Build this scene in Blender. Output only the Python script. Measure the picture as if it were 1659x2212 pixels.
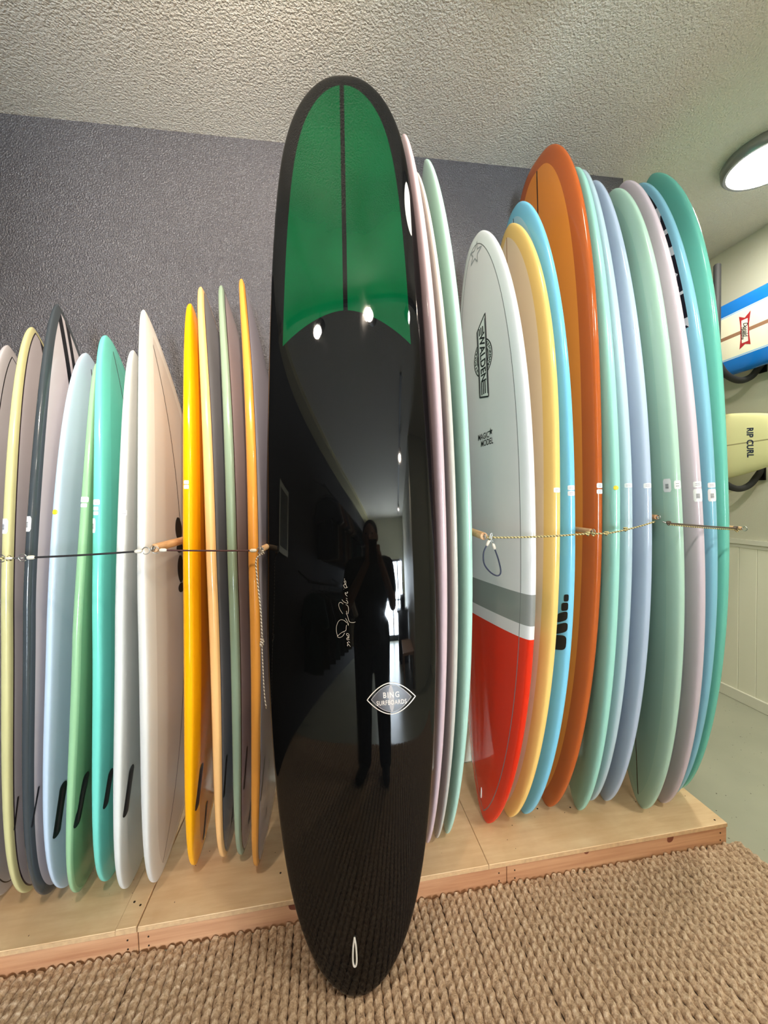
import bpy, bmesh, math, random
import numpy as np
from mathutils import Matrix, Vector
for o in list(bpy.data.objects): bpy.data.objects.remove(o)
scene = bpy.context.scene
COL = scene.collection
random.seed(7); RNG = np.random.default_rng(11)

# ------------------------------------------------------------------ camera
YAW, PITCH, ROLL = math.radians(8.647), math.radians(-2.3), math.radians(1.576)
CAM = np.array([0.0, 0.0, 1.45])
F_ = np.array([math.sin(YAW) * math.cos(PITCH), math.cos(YAW) * math.cos(PITCH), math.sin(PITCH)])
R0 = np.array([math.cos(YAW), -math.sin(YAW), 0.0]); U0 = np.cross(R0, F_)
R_ = math.cos(ROLL) * R0 - math.sin(ROLL) * U0; U_ = math.sin(ROLL) * R0 + math.cos(ROLL) * U0
cd = bpy.data.cameras.new('camera'); cam = bpy.data.objects.new('camera', cd); COL.objects.link(cam)
cd.sensor_fit = 'HORIZONTAL'; cd.sensor_width = 36.0; cd.lens = 850.0 / 1659.0 * 36.0; cd.clip_start = 0.02; cd.clip_end = 60
M4 = Matrix.Identity(4)
for i in range(3):
    M4[i][0], M4[i][1], M4[i][2], M4[i][3] = R_[i], U_[i], -F_[i], CAM[i]
cam.matrix_world = M4
scene.camera = cam

# ------------------------------------------------------------------ world, exposure
wd = bpy.data.worlds.new('world'); scene.world = wd; wd.use_nodes = True
wd.node_tree.nodes['Background'].inputs[0].default_value = (0.62, 0.72, 0.85, 1); wd.node_tree.nodes['Background'].inputs[1].default_value = 0.4
vs = scene.view_settings
vs.view_transform = 'Standard'; vs.look = 'None'; vs.gamma = 1.0; vs.use_curve_mapping = False; vs.exposure = 0.7

# light levels (each lamp is built with its fixture further down)
TRACK_A, TRACK_B, TRACK_E, TRACK_HALL = 125.0, 38.0, 55.0, 130.0
DISC_STRENGTH, DISC2_STRENGTH, FILL_DISC_STRENGTH, WINDOW_STRENGTH, BULB_STRENGTH = 60.0, 16.0, 95.0, 110.0, 110.0
WARM, NEUTRAL, DAY = (1.0, 0.84, 0.68), (1.0, 0.92, 0.82), (0.76, 0.88, 1.0)

# ------------------------------------------------------------------ helpers
def lin(c):
    return tuple(((x / 255) / 12.92 if x / 255 <= .04045 else ((x / 255 + .055) / 1.055) ** 2.4) for x in c)
class NT:
    def __init__(s, name):
        s.m = bpy.data.materials.new(name); s.m.use_nodes = True; s.t = s.m.node_tree
        s.b = s.t.nodes['Principled BSDF']
    def n(s, typ, **kw):
        x = s.t.nodes.new(typ)
        for k, v in kw.items(): setattr(x, k, v)
        return x
    def l(s, a, b): s.t.links.new(a, b)
    def val(s, sock, v):
        if hasattr(v, 'is_output') or hasattr(v, 'links'): s.l(v, sock)
        else: sock.default_value = v
    def math(s, op, a, b=0.0):
        x = s.n('ShaderNodeMath', operation=op); s.val(x.inputs[0], a); s.val(x.inputs[1], b); return x.outputs[0]
    def mix(s, fac, a, b):
        x = s.n('ShaderNodeMix', data_type='RGBA'); s.val(x.inputs['Factor'], fac)
        for q, v in (('A', a), ('B', b)):
            sk = [i for i in x.inputs if i.name == q and i.type == 'RGBA'][0]
            if hasattr(v, 'links'): s.l(v, sk)
            else: sk.default_value = (*v, 1) if len(v) == 3 else v
        return [o for o in x.outputs if o.type == 'RGBA'][0]
    def attr(s, name):
        return s.n('ShaderNodeAttribute', attribute_name=name).outputs['Fac']
    def coord(s, kind='Object', scale=None):
        c = s.n('ShaderNodeTexCoord').outputs[kind]
        if scale is not None:
            mp = s.n('ShaderNodeMapping'); mp.inputs['Scale'].default_value = scale; s.l(c, mp.inputs['Vector']); c = mp.outputs[0]
        return c
    def noise(s, vec, scale, detail=3.0, rough=.5):
        x = s.n('ShaderNodeTexNoise'); s.l(vec, x.inputs['Vector']); x.inputs['Scale'].default_value = scale
        x.inputs['Detail'].default_value = detail; x.inputs['Roughness'].default_value = rough
        return x.outputs['Fac']
    def ramp(s, fac, stops):
        x = s.n('ShaderNodeValToRGB'); s.l(fac, x.inputs[0]); e = x.color_ramp.elements
        while len(e) < len(stops): e.new(.5)
        for q, (p, c) in zip(e, stops): q.position = p; q.color = (*c, 1) if len(c) == 3 else c
        return x.outputs['Color']
    def bump(s, h, strength=.3, dist=.01):
        x = s.n('ShaderNodeBump'); s.l(h, x.inputs['Height']); x.inputs['Strength'].default_value = strength; x.inputs['Distance'].default_value = dist
        s.l(x.outputs[0], s.b.inputs['Normal'])
    def set(s, color=None, rough=None, metal=None, **kw):
        if color is not None:
            if hasattr(color, 'links'): s.l(color, s.b.inputs['Base Color'])
            else: s.b.inputs['Base Color'].default_value = (*color, 1)
        if rough is not None: s.val(s.b.inputs['Roughness'], rough)
        if metal is not None: s.b.inputs['Metallic'].default_value = metal
        for k, v in kw.items(): s.val(s.b.inputs[k.replace('_', ' ')], v)
        return s.m
def plain(name, rgb, rough=.5, metal=0.0, **kw):
    return NT(name).set(lin(rgb), rough, metal, **kw)
def mottled(name, rgb, rough=.5, amount=.06, scale=30, metal=0.0):
    q = NT(name); c = np.array(lin(rgb)); f = q.noise(q.coord(), scale, 4)
    return q.set(q.ramp(f, [(.3, tuple(c * (1 - amount))), (.7, tuple(np.minimum(c * (1 + amount), 1)))]), rough, metal)
def emit(name, rgb, strength):
    q = NT(name); q.set((0, 0, 0), .5); q.b.inputs['Emission Color'].default_value = (*rgb, 1); q.b.inputs['Emission Strength'].default_value = strength
    return q.m
def link(o, parent=None):
    COL.objects.link(o)
    if parent is not None: o.parent = parent
    return o
def mobj(name, verts, faces, mat=None, parent=None, smooth=False, sharp=None):
    me = bpy.data.meshes.new(name); me.from_pydata([tuple(map(float, v)) for v in verts], [], faces); me.update()
    if mat: me.materials.append(mat)
    if smooth:
        me.polygons.foreach_set('use_smooth', [True] * len(me.polygons))
        if sharp: me.set_sharp_from_angle(angle=math.radians(sharp))
    return link(bpy.data.objects.new(name, me), parent)
def empty(name, loc=(0, 0, 0)):
    o = bpy.data.objects.new(name, None); o.location = loc; o.empty_display_size = .05; return link(o)
def tag(o, label=None, cat=None, group=None, kind=None):
    if label: o['label'] = label
    if cat: o['category'] = cat
    if group: o['group'] = group
    if kind: o['kind'] = kind
    return o
def fix(o):
    """keep world placement of a part whose mesh is written in world coordinates"""
    for c in o.children:
        c.matrix_parent_inverse = Matrix.Translation(o.location).inverted()
    return o
class MB:
    def __init__(s): s.v, s.f = [], []
    def add(s, v, f):
        n = len(s.v); s.v += [tuple(map(float, p)) for p in v]; s.f += [tuple(i + n for i in q) for q in f]; return s
    def box(s, a, b):
        (x0, y0, z0), (x1, y1, z1) = a, b
        return s.add([(x0, y0, z0), (x1, y0, z0), (x1, y1, z0), (x0, y1, z0), (x0, y0, z1), (x1, y0, z1), (x1, y1, z1), (x0, y1, z1)],
                     [(0, 3, 2, 1), (4, 5, 6, 7), (0, 1, 5, 4), (1, 2, 6, 5), (2, 3, 7, 6), (3, 0, 4, 7)])
    def tube(s, pts, rad, seg=10, closed=False, caps=True):
        P = np.array(pts, float); n = len(P); rad = np.full(n, rad) if np.isscalar(rad) else np.array(rad, float)
        if closed: tan = np.roll(P, -1, 0) - np.roll(P, 1, 0)
        else: tan = np.gradient(P, axis=0)
        tan /= np.maximum(np.linalg.norm(tan, axis=1, keepdims=True), 1e-9)
        a = np.array([0, 0, 1.]) if abs(tan[0][2]) < .9 else np.array([1., 0, 0])
        A = []; 
        for i in range(n):
            a = a - tan[i] * (a @ tan[i]); a /= np.linalg.norm(a); A.append(a.copy())
        A = np.array(A); Bn = np.cross(tan, A); V = []
        for i in range(n):
            for k in range(seg):
                t = 2 * math.pi * k / seg; V.append(P[i] + rad[i] * (math.cos(t) * A[i] + math.sin(t) * Bn[i]))
        fs = []
        for i in range(n if closed else n - 1):
            j = (i + 1) % n
            for k in range(seg):
                k2 = (k + 1) % seg; fs.append((i * seg + k, i * seg + k2, j * seg + k2, j * seg + k))
        if not closed and caps: fs += [tuple(range(seg))[::-1], tuple((n - 1) * seg + k for k in range(seg))]
        return s.add(V, fs)
    def ball(s, c, r, seg=12, rings=8):
        r = np.array([r, r, r]) if np.isscalar(r) else np.array(r); V = [np.array(c) + r * (0, 0, 1)]
        for i in range(1, rings):
            t = math.pi * i / rings
            for k in range(seg):
                p = 2 * math.pi * k / seg; V.append(np.array(c) + r * (math.sin(t) * math.cos(p), math.sin(t) * math.sin(p), math.cos(t)))
        V.append(np.array(c) - r * (0, 0, 1)); fs = []
        for k in range(seg): fs.append((0, 1 + k, 1 + (k + 1) % seg))
        for i in range(rings - 2):
            for k in range(seg):
                a = 1 + i * seg + k; b = 1 + i * seg + (k + 1) % seg; fs.append((a, a + seg, b + seg, b))
        e = len(V) - 1; q = 1 + (rings - 2) * seg
        for k in range(seg): fs.append((e, q + (k + 1) % seg, q + k))
        return s.add(V, fs)
    def lathe(s, prof, c=(0, 0, 0), seg=40):
        V = []; n = len(prof); fs = []
        for r, z in prof:
            for k in range(seg):
                t = 2 * math.pi * k / seg; V.append((c[0] + r * math.cos(t), c[1] + r * math.sin(t), c[2] + z))
        for i in range(n - 1):
            for k in range(seg):
                k2 = (k + 1) % seg; fs.append((i * seg + k, i * seg + k2, (i + 1) * seg + k2, (i + 1) * seg + k))
        return s.add(V, fs)
    def build(s, name, mat=None, parent=None, smooth=False, sharp=None):
        return mobj(name, s.v, s.f, mat, parent, smooth, sharp)
def bevel(o, w=.003, seg=2):
    m = o.modifiers.new('bevel', 'BEVEL'); m.width = w; m.segments = seg; m.limit_method = 'ANGLE'; return o
def spline(pts, n=40):
    """Catmull-Rom through points"""
    P = np.array(pts, float); P = np.vstack([2 * P[0] - P[1], P, 2 * P[-1] - P[-2]]); out = []
    m = len(P) - 3
    for i in range(m):
        k = max(2, n // m)
        for t in np.linspace(0, 1, k, endpoint=(i == m - 1)):
            a, b, c, d = P[i:i + 4]
            out.append(.5 * (2 * b + (c - a) * t + (2 * a - 5 * b + 4 * c - d) * t * t + (3 * b - a - 3 * c + d) * t ** 3))
    return np.array(out)

PI = math.pi
class Board:
    """A surfboard: chord tail->nose, width direction, rocker bulge, outline and rail section (pure maths)."""
    def __init__(s, tail, nose, width, thick, bulge, shape=None, table=None, yaw=0.0, ew=None, deck=1, bpow=2.2, crown=0.62, dexp=0.6):
        s.T = np.array(tail, float); s.N = np.array(nose, float)
        s.L = float(np.linalg.norm(s.N - s.T)); s.el = (s.N - s.T) / s.L
        ew = np.array([-math.sin(yaw), math.cos(yaw), 0.0]) if ew is None else np.array(ew, float)
        ew = ew - s.el * (ew @ s.el); s.ew = ew / np.linalg.norm(ew)
        s.en = np.cross(s.ew, s.el)              # one face normal
        s.ed = s.en * deck                       # the deck's normal
        s.W, s.th, s.bulge, s.shape, s.table, s.bpow, s.crown, s.dexp = width, thick, bulge, shape, table, bpow, crown, dexp
        if table is not None:                    # smooth the measured outline in asin space (odd at both ends)
            th = np.linspace(0, PI / 2, 401); h = np.interp(th, np.arcsin(np.sqrt(table[:, 0])), table[:, 1])
            ext = np.concatenate([-h[::-1][:-1], h, -h[::-1][1:]]); k = np.arange(-60, 61); g = np.exp(-.5 * (k / 12.0) ** 2); g /= g.sum()
            s.sm = (th, np.convolve(ext, g, 'same')[400:801])
    def hw(s, u):
        u = np.asarray(u, float)
        if s.table is not None:
            return np.interp(np.arcsin(np.sqrt(np.clip(u, 0, 1))), *s.sm)
        m, a, b, ta, tb = s.shape
        sn = np.clip((u - m) / (1 - m), 0, 1); st = np.clip((m - u) / m, 0, 1)
        return s.W / 2 * np.where(u > m, (1 - sn ** a) ** b, (1 - st ** ta) ** tb)
    def off(s, u): return s.bulge * (1 - np.abs(2 * u - 1) ** s.bpow)
    def tk(s, u):
        u = np.asarray(u, float)
        return s.th * np.clip(1 - np.abs(2 * u - 1) ** 2.6 * 0.62, 0, 1) * np.clip(1 - np.abs(2 * u - 1) ** 60, 0, 1) ** .5
    def sec(s, u, phi):
        """section point: across v, height n (towards the deck)"""
        w, t = s.hw(u), s.tk(u)
        c, sn = np.cos(phi), np.sin(phi)
        v = w * np.sign(c) * np.abs(c) ** 0.9
        up = np.minimum(s.crown * t, 1.6 * w); dn = np.minimum((1 - s.crown) * t, 1.2 * w)
        n = np.where(sn >= 0, up * np.abs(sn) ** s.dexp, -dn * np.abs(sn) ** 0.42)
        return v, n
    def phi_of(s, u, v, side):
        c = np.clip(np.abs(v) / np.maximum(s.hw(u), 1e-6), 0, 1) ** (1 / .9)
        p = np.arccos(c); p = np.where(v < 0, PI - p, p)
        return p if side > 0 else 2 * PI - p
    def pt(s, u, phi, lift=0.0):
        u = np.asarray(u, float); phi = np.asarray(phi, float)
        v, n = s.sec(u, phi)
        P = s.T + u[..., None] * (s.N - s.T) + v[..., None] * s.ew + (n - s.off(u))[..., None] * s.ed
        if lift:
            P = P + lift * s.normal(u, phi)
        return P
    def normal(s, u, phi):
        e = 1e-3
        u0 = np.clip(u, .004, .996)
        a = s.pt(u0 + e, phi) - s.pt(u0 - e, phi); b = s.pt(u0, phi + e) - s.pt(u0, phi - e)
        n = np.cross(a, b); n /= np.maximum(np.linalg.norm(n, axis=-1, keepdims=True), 1e-12)
        v, h = s.sec(u0, phi)
        out = v[..., None] * s.ew + (np.sign(h) * np.maximum(np.abs(h), 1e-5) * 6)[..., None] * s.ed
        return n * np.where((n * out).sum(-1, keepdims=True) < 0, -1, 1)
    def at(s, l, v, side=1, lift=0.0):
        u = np.asarray(l, float) / s.L
        return s.pt(u, s.phi_of(u, np.asarray(v, float), side), lift)
SHORT_SHARP = (.5, 1.9, .8, 2.4, .7); SHORT = (.5, 2.0, .65, 2.6, .55); LONG = (.52, 3.0, .55, 2.2, .65); EGG = (.5, 2.8, .5, 2.0, .7)
BLACK_OUT = np.array([(0, 0), (.003, .028), (.008, .059), (.018, .090), (.040, .132), (.073, .172), (.118, .205), (.176, .231), (.238, .249), (.335, .267),
                      (.41, .271), (.487, .272), (.595, .266), (.704, .256), (.759, .250), (.815, .240), (.871, .225), (.898, .214), (.925, .198),
                      (.954, .168), (.970, .141), (.981, .113), (.987, .096), (.995, .062), (1, 0)])

# ------------------------------------------------------------------ setting materials
H = 3.047; YW = 1.872; XE = 1.575; XR = 2.74; XL = -1.32; YB = -8.2; PZ = 0.095; YP = 1.315
q = NT('dark_wall_paint'); co = q.coord()
f1 = q.noise(co, 165, 2, .5); f2 = q.noise(co, 2.0, 2)
q.set(q.ramp(f2, [(.3, lin((76, 73, 75))), (.7, lin((81, 78, 80)))]), .40, Specular_IOR_Level=.95); q.bump(f1, .95, .010); M_DARK = q.m
q = NT('cream_wall_paint'); f1 = q.noise(q.coord(), 120, 2); q.set(lin((222, 219, 200)), .5); q.bump(f1, .12, .004); M_CREAM = q.m
q = NT('ceiling_texture'); co = q.coord(); f1 = q.noise(co, 135, 3, .5)
q.set(lin((236, 230, 216)), .75); q.bump(f1, .95, .011); M_CEIL = q.m
q = NT('wainscot_paint'); co = q.coord('Object'); f1 = q.noise(co, 9, 5, .7); f2 = q.noise(co, 3, 2)
q.set(q.mix(q.math('GREATER_THAN', q.math('MULTIPLY', f1, f2), .40), lin((238, 236, 216)), lin((170, 160, 135))), .4); M_WAINS = q.m
q = NT('painted_concrete'); co = q.coord(); f1 = q.noise(co, 3, 5); f2 = q.noise(co, 60, 2)
q.set(q.mix(q.math('GREATER_THAN', f2, .73), q.ramp(f1, [(.3, lin((158, 160, 142))), (.7, lin((170, 171, 152)))]), lin((95, 92, 80))), .3); M_FLOOR = q.m
q = NT('plywood'); co = q.coord('Object', (1.2, 9, 3)); f1 = q.noise(co, 4, 6, .6); f2 = q.noise(q.coord(), 3.2, 4, .6); f3 = q.noise(q.coord(), 70, 2)
base = q.ramp(f1, [(.3, lin((218, 182, 138))), (.7, lin((234, 204, 162)))])
base = q.mix(q.ramp(f2, [(.45, (0, 0, 0)), (.75, (1, 1, 1))]), base, lin((204, 164, 120)))
q.set(q.mix(q.math('GREATER_THAN', f3, .77), base, lin((90, 62, 42))), .55); M_PLY = q.m
q = NT('pine_board'); co = q.coord('Object', (1.0, 14, 22)); f1 = q.noise(co, 2.2, 6, .6); f2 = q.noise(q.coord('Object', (3, 1, 2.2)), 2.2, 1)
base = q.ramp(f1, [(.3, lin((166, 112, 76))), (.65, lin((198, 148, 108)))])
q.set(q.mix(q.math('GREATER_THAN', f2, .70), base, lin((112, 56, 32))), .55); M_PINE = q.m
M_EDGE = mottled('plywood_edge', (196, 160, 118), .6, .12, 60)
M_SCREW = plain('dark_screw', (50, 36, 26), .5, .5)
M_CREAMTRIM = mottled('trim_paint', (226, 224, 208), .4, .03, 8)

def struct(name, mb, mat): return tag(mb.build(name, mat), kind='structure')
struct('floor', MB().box((XL - .1, YB - .1, -.1), (XR + .1, 4.6, 0)), M_FLOOR)
struct('ceiling', MB().box((XL - .1, YB - .1, H), (XR + .1, 4.6, H + .1)), M_CEIL)
struct('wall_back', MB().box((XL - .1, YW, 0), (XE, YW + .14, H)), M_DARK)
wall_right = struct('wall_right', MB().box((XR, -2.4, 0), (XR + .1, 4.6, H)), M_CREAM)
struct('wall_far', MB().box((XE - .4, 4.5, 0), (XR, 4.6, H)), M_CREAM)
struct('wall_alcove', MB().box((XE - .4, YW + .14, 0), (XE - .28, 4.5, H)), M_CREAM)
struct('wall_left', MB().box((XL - .1, YB, 0), (XL, YW, H)), mottled('dark_panel_wall', (52, 48, 50), .95, .1, 5))
tag(MB().box((XL, YB, H - .07), (XL + .20, .2, H)).build('trim_3', plain('cream_soffit', (214, 204, 160), .6)), kind='structure')
struct('wall_hall_right', MB().box((.80, YB, 0), (.90, -2.4, H)), M_CREAM)
struct('wall_hall_return', MB().box((.90, -2.5, 0), (XR + .1, -2.4, H)), M_CREAM)
WX0, WX1 = -.60, .68
wf = MB(); wf.box((XL, YB - .1, 0), (WX0, YB, H)); wf.box((WX1, YB - .1, 0), (.80, YB, H)); wf.box((WX0, YB - .1, 1.98), (WX1, YB, H)); struct('wall_front', wf, M_CREAM)
# glazed shop door at the far end of the hall: daylight behind it
wn = MB().box((WX0, YB - .06, .02), (WX1, YB - .05, 1.98)).build('window_1', emit('daylight_glass', DAY, WINDOW_STRENGTH)); tag(wn, kind='structure')
M_BLKMETAL = plain('black_metal', (26, 26, 28), .4, .6)
fr = MB()
for x in (WX0, -.02, .30, WX1 - .06): fr.box((x, YB - .045, 0), (x + .06, YB + .01, 1.98))
fr.box((WX0, YB - .045, 1.92), (WX1, YB + .01, 1.98)); fr.box((WX0, YB - .045, 0), (WX1, YB + .01, .14)); fr.box((WX0, YB - .045, .95), (WX1, YB + .01, 1.0))
fr.build('window_frame', M_BLKMETAL, wn)

# wainscot planks, cap rails, baseboards
def planks(parent, mesh, place, n):
    for i in range(n):
        o = bpy.data.objects.new('plank', mesh); o.location = place(i); link(o, parent)
PW = .112
pm = MB().box((-.010, .0012, .0), (0, PW - .0012, 1.0)); pmo = pm.build('plank', M_WAINS); bevel(pmo, .002, 1); me_plank_r = pmo.data
pmo.parent = wall_right; pmo.location = (XR, 2.006 - PW * 22, .07)
for i in range(1, 44):
    o = bpy.data.objects.new('plank', me_plank_r); o.location = (XR, 2.006 + PW * (i - 22), .07); link(o, wall_right); bevel(o, .002, 1)
tag(MB().box((XR - .024, -2.4, 1.07), (XR, 4.5, 1.10)).box((XR - .014, -2.4, 1.045), (XR, 4.5, 1.07)).build('trim_1', M_CREAMTRIM), kind='structure')
tag(bevel(MB().box((XR - .020, -2.4, 0), (XR, 4.5, .075)).build('baseboard_right', M_CREAMTRIM), .004), kind='structure')
wb = bpy.data.objects['wall_back']
pm2 = MB().box((.0012, -.010, 0), (PW - .0012, 0, 1.0)).build('plank', M_WAINS, wb); me_plank_b = pm2.data; pm2.location = (XL, YW, .07)
for i in range(1, 25):
    o = bpy.data.objects.new('plank', me_plank_b); o.location = (XL + PW * i, YW, .07); link(o, wb)
tag(MB().box((XL, YW - .024, 1.07), (XE, YW, 1.10)).box((XL, YW - .014, 1.045), (XE, YW, 1.07)).build('trim_2', M_CREAMTRIM), kind='structure')
tag(MB().box((XL, YW - .016, 0), (XE, YW, .09)).build('baseboard_back', M_CREAMTRIM), kind='structure')

# ------------------------------------------------------------------ display platforms
def platform(name, x0, x1, label, sheets, fronts, right_side):
    root = empty(name, ((x0 + x1) / 2, 1.58, 0))
    for a, b, z in sheets:
        s = bevel(MB().box((a, YP + .0, PZ - .018), (b, YW - .018, z)).build('plywood_sheet', M_PLY, root), .0015, 1)
        e = MB().box((a, YP - .001, PZ - .016), (b, YP + .0005, z - .002)).build('ply_edge', M_EDGE, s); tag(e, 'pale layered plywood edge')
    for a, b in fronts:
        fb = bevel(MB().box((a, YP + .002, 0), (b, YP + .036, PZ - .018)).build('front_board', M_PINE, root), .002, 1)
        for sx in (a + .03, b - .03):
            for z in (.026, .056):
                MB().tube([(sx, YP + .003, z), (sx, YP + .0008, z)], .0028, 8).build('screw', M_SCREW, fb)
    MB().box((x0 + .001, YW - .07, 0), (x1 - .001, YW - .034, PZ - .018)).build('back_board', M_PINE, root)
    MB().box((x1 - .038, YP + .037, 0), (x1 - .002, YW - .071, PZ - .018)).build('side_board', M_PINE, root)
    MB().box((x0 + .002, YP + .037, 0), (x0 + .038, YW - .071, PZ - .018)).build('side_board', M_PINE, root)
    fix(root)
    tag(root, label, 'platform', 'plywood display platforms under the boards')
platform('display_platform', XL + .003, -.635, 'low plywood platform with pine front under the left pale boards', [(XL + .003, -.700, PZ), (-.699, -.637, PZ + .003)], [(XL + .003, -.636)], False)
platform('display_platform', -.634, 1.566, 'long plywood platform with pine front edge under the right longboards', [(-.634, .55, PZ), (.5515, 1.566, PZ)], [(-.634, .62), (.622, 1.566)], True)
for (x, y) in ((-.68, 1.40), (-.655, 1.385), (-.69, 1.60), (-.2, 1.42), (.49, 1.60), (.70, 1.55), (.86, 1.52), (1.53, 1.335), (1.0, 1.5)):
    par = [o for o in bpy.data.objects if o.name.startswith('plywood_sheet')]
    par = min(par, key=lambda p: 0 if (min(v.co.x for v in p.data.vertices) < x < max(v.co.x for v in p.data.vertices)) else 1)
    s = MB().tube([(x, y, PZ + .0005), (x, y, PZ + .0042 if -.7 < x < -.637 else PZ + .0011)], .0035, 10).build('screw', M_SCREW, par)

# ------------------------------------------------------------------ jute rug of braided rows
q = NT('jute'); co = q.coord('Object'); info = q.n('ShaderNodeObjectInfo').outputs['Random']
add = q.n('ShaderNodeVectorMath', operation='ADD'); q.l(co, add.inputs[0]); cmb = q.n('ShaderNodeCombineXYZ'); q.l(q.math('MULTIPLY', info, 37.0), cmb.inputs[1]); q.l(cmb.outputs[0], add.inputs[1])
f1 = q.noise(add.outputs[0], 95, 5, .7); f2 = q.noise(add.outputs[0], 6, 2)
c1 = q.ramp(f1, [(.3, lin((118, 92, 72))), (.5, lin((204, 174, 142))), (.72, lin((242, 222, 194)))])
q.set(q.mix(q.math('MULTIPLY', f2, .35), c1, lin((172, 142, 114))), .85); q.bump(f1, .9, .006); M_JUTE = q.m
M_BACKING = plain('rug_backing', (62, 46, 34), .9)
RX0, RX1, RY0, RY1, RP = -1.30, 1.625, -1.0, YP - .004, .0268
rug = empty('jute_rug', (.1, .2, 0)); tag(rug, 'braided brown jute rug of ridged rows in front of the platforms', 'rug')
MB().box((RX0, RY0 + .01, .0005), (RX1, RY1 - .01, .004)).build('backing', M_BACKING, rug)
meshes = []
for var in range(5):
    n = 250; y = np.linspace(RY0, RY1, n); K = 8; V = []; fs = []
    ph = RNG.uniform(0, 6, 4); wander = .0012 * np.sin(y * 11 + ph[0]) + .0008 * np.sin(y * 27 + ph[1])
    for i in range(n):
        s1 = math.sin(y[i] * 2 * math.pi / .030 + ph[2]); j = RNG.normal(0, 1, K)
        for k in range(K):
            t = math.pi * k / (K - 1); lobe = .5 + .5 * math.sin(y[i] * 2 * math.pi / .030 + ph[2] + 2.4 * math.cos(t))
            r = 1 + .22 * (lobe - .5) + .045 * j[k]
            V.append((wander[i] - .0131 * math.cos(t) * r + .0012 * s1, y[i] + .0015 * j[k], .003 + max(0, .0150 * math.sin(t) * r * (.86 + .3 * lobe))))
    for i in range(n - 1):
        for k in range(K - 1):
            a = i * K + k; fs.append((a, a + 1, a + K + 1, a + K))
    me = bpy.data.meshes.new('braided_row'); me.from_pydata(V, [], fs); me.update(); me.materials.append(M_JUTE)
    me.polygons.foreach_set('use_smooth', [True] * len(me.polygons)); meshes.append(me)
nr = int((RX1 - RX0) / RP)
for i in range(nr):
    o = bpy.data.objects.new('braided_row', meshes[RNG.integers(5)]); link(o, rug)
    o.location = (RX0 + RP * (i + .5) - .0, RNG.normal(0, .0012), 0)
fix(rug)

# ------------------------------------------------------------------ surfboards
def board_material(name, rail, deck=None, bottom=None, lap=.05, pin=None, string=None, rough=.12, bands=None, clouds=.03, blap=None):
    """rail colour wraps to `lap` metres in from the outline; faces, pinline, stringer and painted bands by board coordinates"""
    q = NT(name); ed, vm, lm, sd = q.attr('ed'), q.attr('vm'), q.attr('lm'), q.attr('side')
    deck = deck or rail; bottom = bottom or deck
    face = q.mix(q.math('GREATER_THAN', sd, 0.0), lin(bottom), lin(deck))
    if string:
        for hw, col, off in string:
            face = q.mix(q.math('LESS_THAN', q.math('ABSOLUTE', q.math('SUBTRACT', vm, off)), hw), face, lin(col))
    lapv = lap if blap is None else q.math('ADD', blap, q.math('MULTIPLY', q.math('GREATER_THAN', sd, 0.0), lap - blap))
    col = q.mix(q.math('GREATER_THAN', ed, lapv), lin(rail), face)
    if bands:
        for l0, l1, c in bands:
            g = q.math('MULTIPLY', q.math('GREATER_THAN', lm, l0), q.math('LESS_THAN', lm, l1)); col = q.mix(g, col, lin(c))
    if pin:
        w, pc, where = pin
        col = q.mix(q.math('LESS_THAN', q.math('ABSOLUTE', q.math('SUBTRACT', ed, where)), w), col, lin(pc))
    f = q.noise(q.coord(), 2.5, 4, .6)
    fac = q.math('MULTIPLY', q.math('SUBTRACT', f, .5), clouds * 4)
    hsv = q.n('ShaderNodeHueSaturation'); q.l(col, hsv.inputs['Color']); q.l(q.math('ADD', fac, 1.0), hsv.inputs['Value'])
    q.set(hsv.outputs[0], rough)
    return q
def hull(name, b, mat, nu=110, nphi=64):
    s = np.linspace(0, 1, nu); u = .5 - .5 * np.cos(PI * s); ph = np.linspace(0, 2 * PI, nphi, endpoint=False)
    # cluster ring points evenly; tips collapse to one vertex
    U, P = np.meshgrid(u[1:-1], ph, indexing='ij'); X = b.pt(U, P); v, n = b.sec(U, P)
    uo = .5 - .5 * np.cos(PI * np.linspace(0, 1, 500)); ol, ow = uo * b.L, b.hw(uo)
    l = U * b.L
    ed = np.sqrt(((l.reshape(-1, 1) - ol) ** 2 + (np.abs(v).reshape(-1, 1) - ow) ** 2).min(1)).reshape(l.shape)
    ed = np.minimum(ed, np.maximum(b.hw(U) - np.abs(v), 0))
    sd = np.where(n >= 0, 1.0, -1.0) * np.minimum(1, np.abs(n) / 1e-3)
    m = nu - 2; V = [tuple(b.T)] + [tuple(x) for x in X.reshape(-1, 3)] + [tuple(b.N)]; fs = []
    for k in range(nphi): fs.append((0, 1 + (k + 1) % nphi, 1 + k))
    for i in range(m - 1):
        for k in range(nphi):
            a, c = 1 + i * nphi + k, 1 + i * nphi + (k + 1) % nphi; fs.append((a, c, c + nphi, a + nphi))
    e = len(V) - 1; z = 1 + (m - 1) * nphi
    for k in range(nphi): fs.append((e, z + k, z + (k + 1) % nphi))
    if np.dot(np.cross(b.ew, b.el), b.ed) < 0: fs = [f[::-1] for f in fs]
    o = mobj(name, V, fs, mat, None, True); me = o.data
    for an, arr in (('ed', ed), ('vm', v), ('lm', l), ('side', sd)):
        a = me.attributes.new(an, 'FLOAT', 'POINT'); first, last = (0, 0) if an != 'lm' else (0, b.L)
        a.data.foreach_set('value', np.concatenate([[first], arr.reshape(-1), [last]]).astype(np.float32))
    bm = bmesh.new(); bm.from_mesh(me); bmesh.ops.recalc_face_normals(bm, faces=bm.faces); bm.to_mesh(me); bm.free()
    return o
M_STICK = plain('white_sticker', (236, 236, 236), .45); M_YDOT = plain('yellow_sticker', (232, 205, 30), .5); M_INK = plain('black_ink', (28, 28, 30), .5); M_GREYINK = plain('grey_ink', (150, 150, 152), .5)
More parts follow.
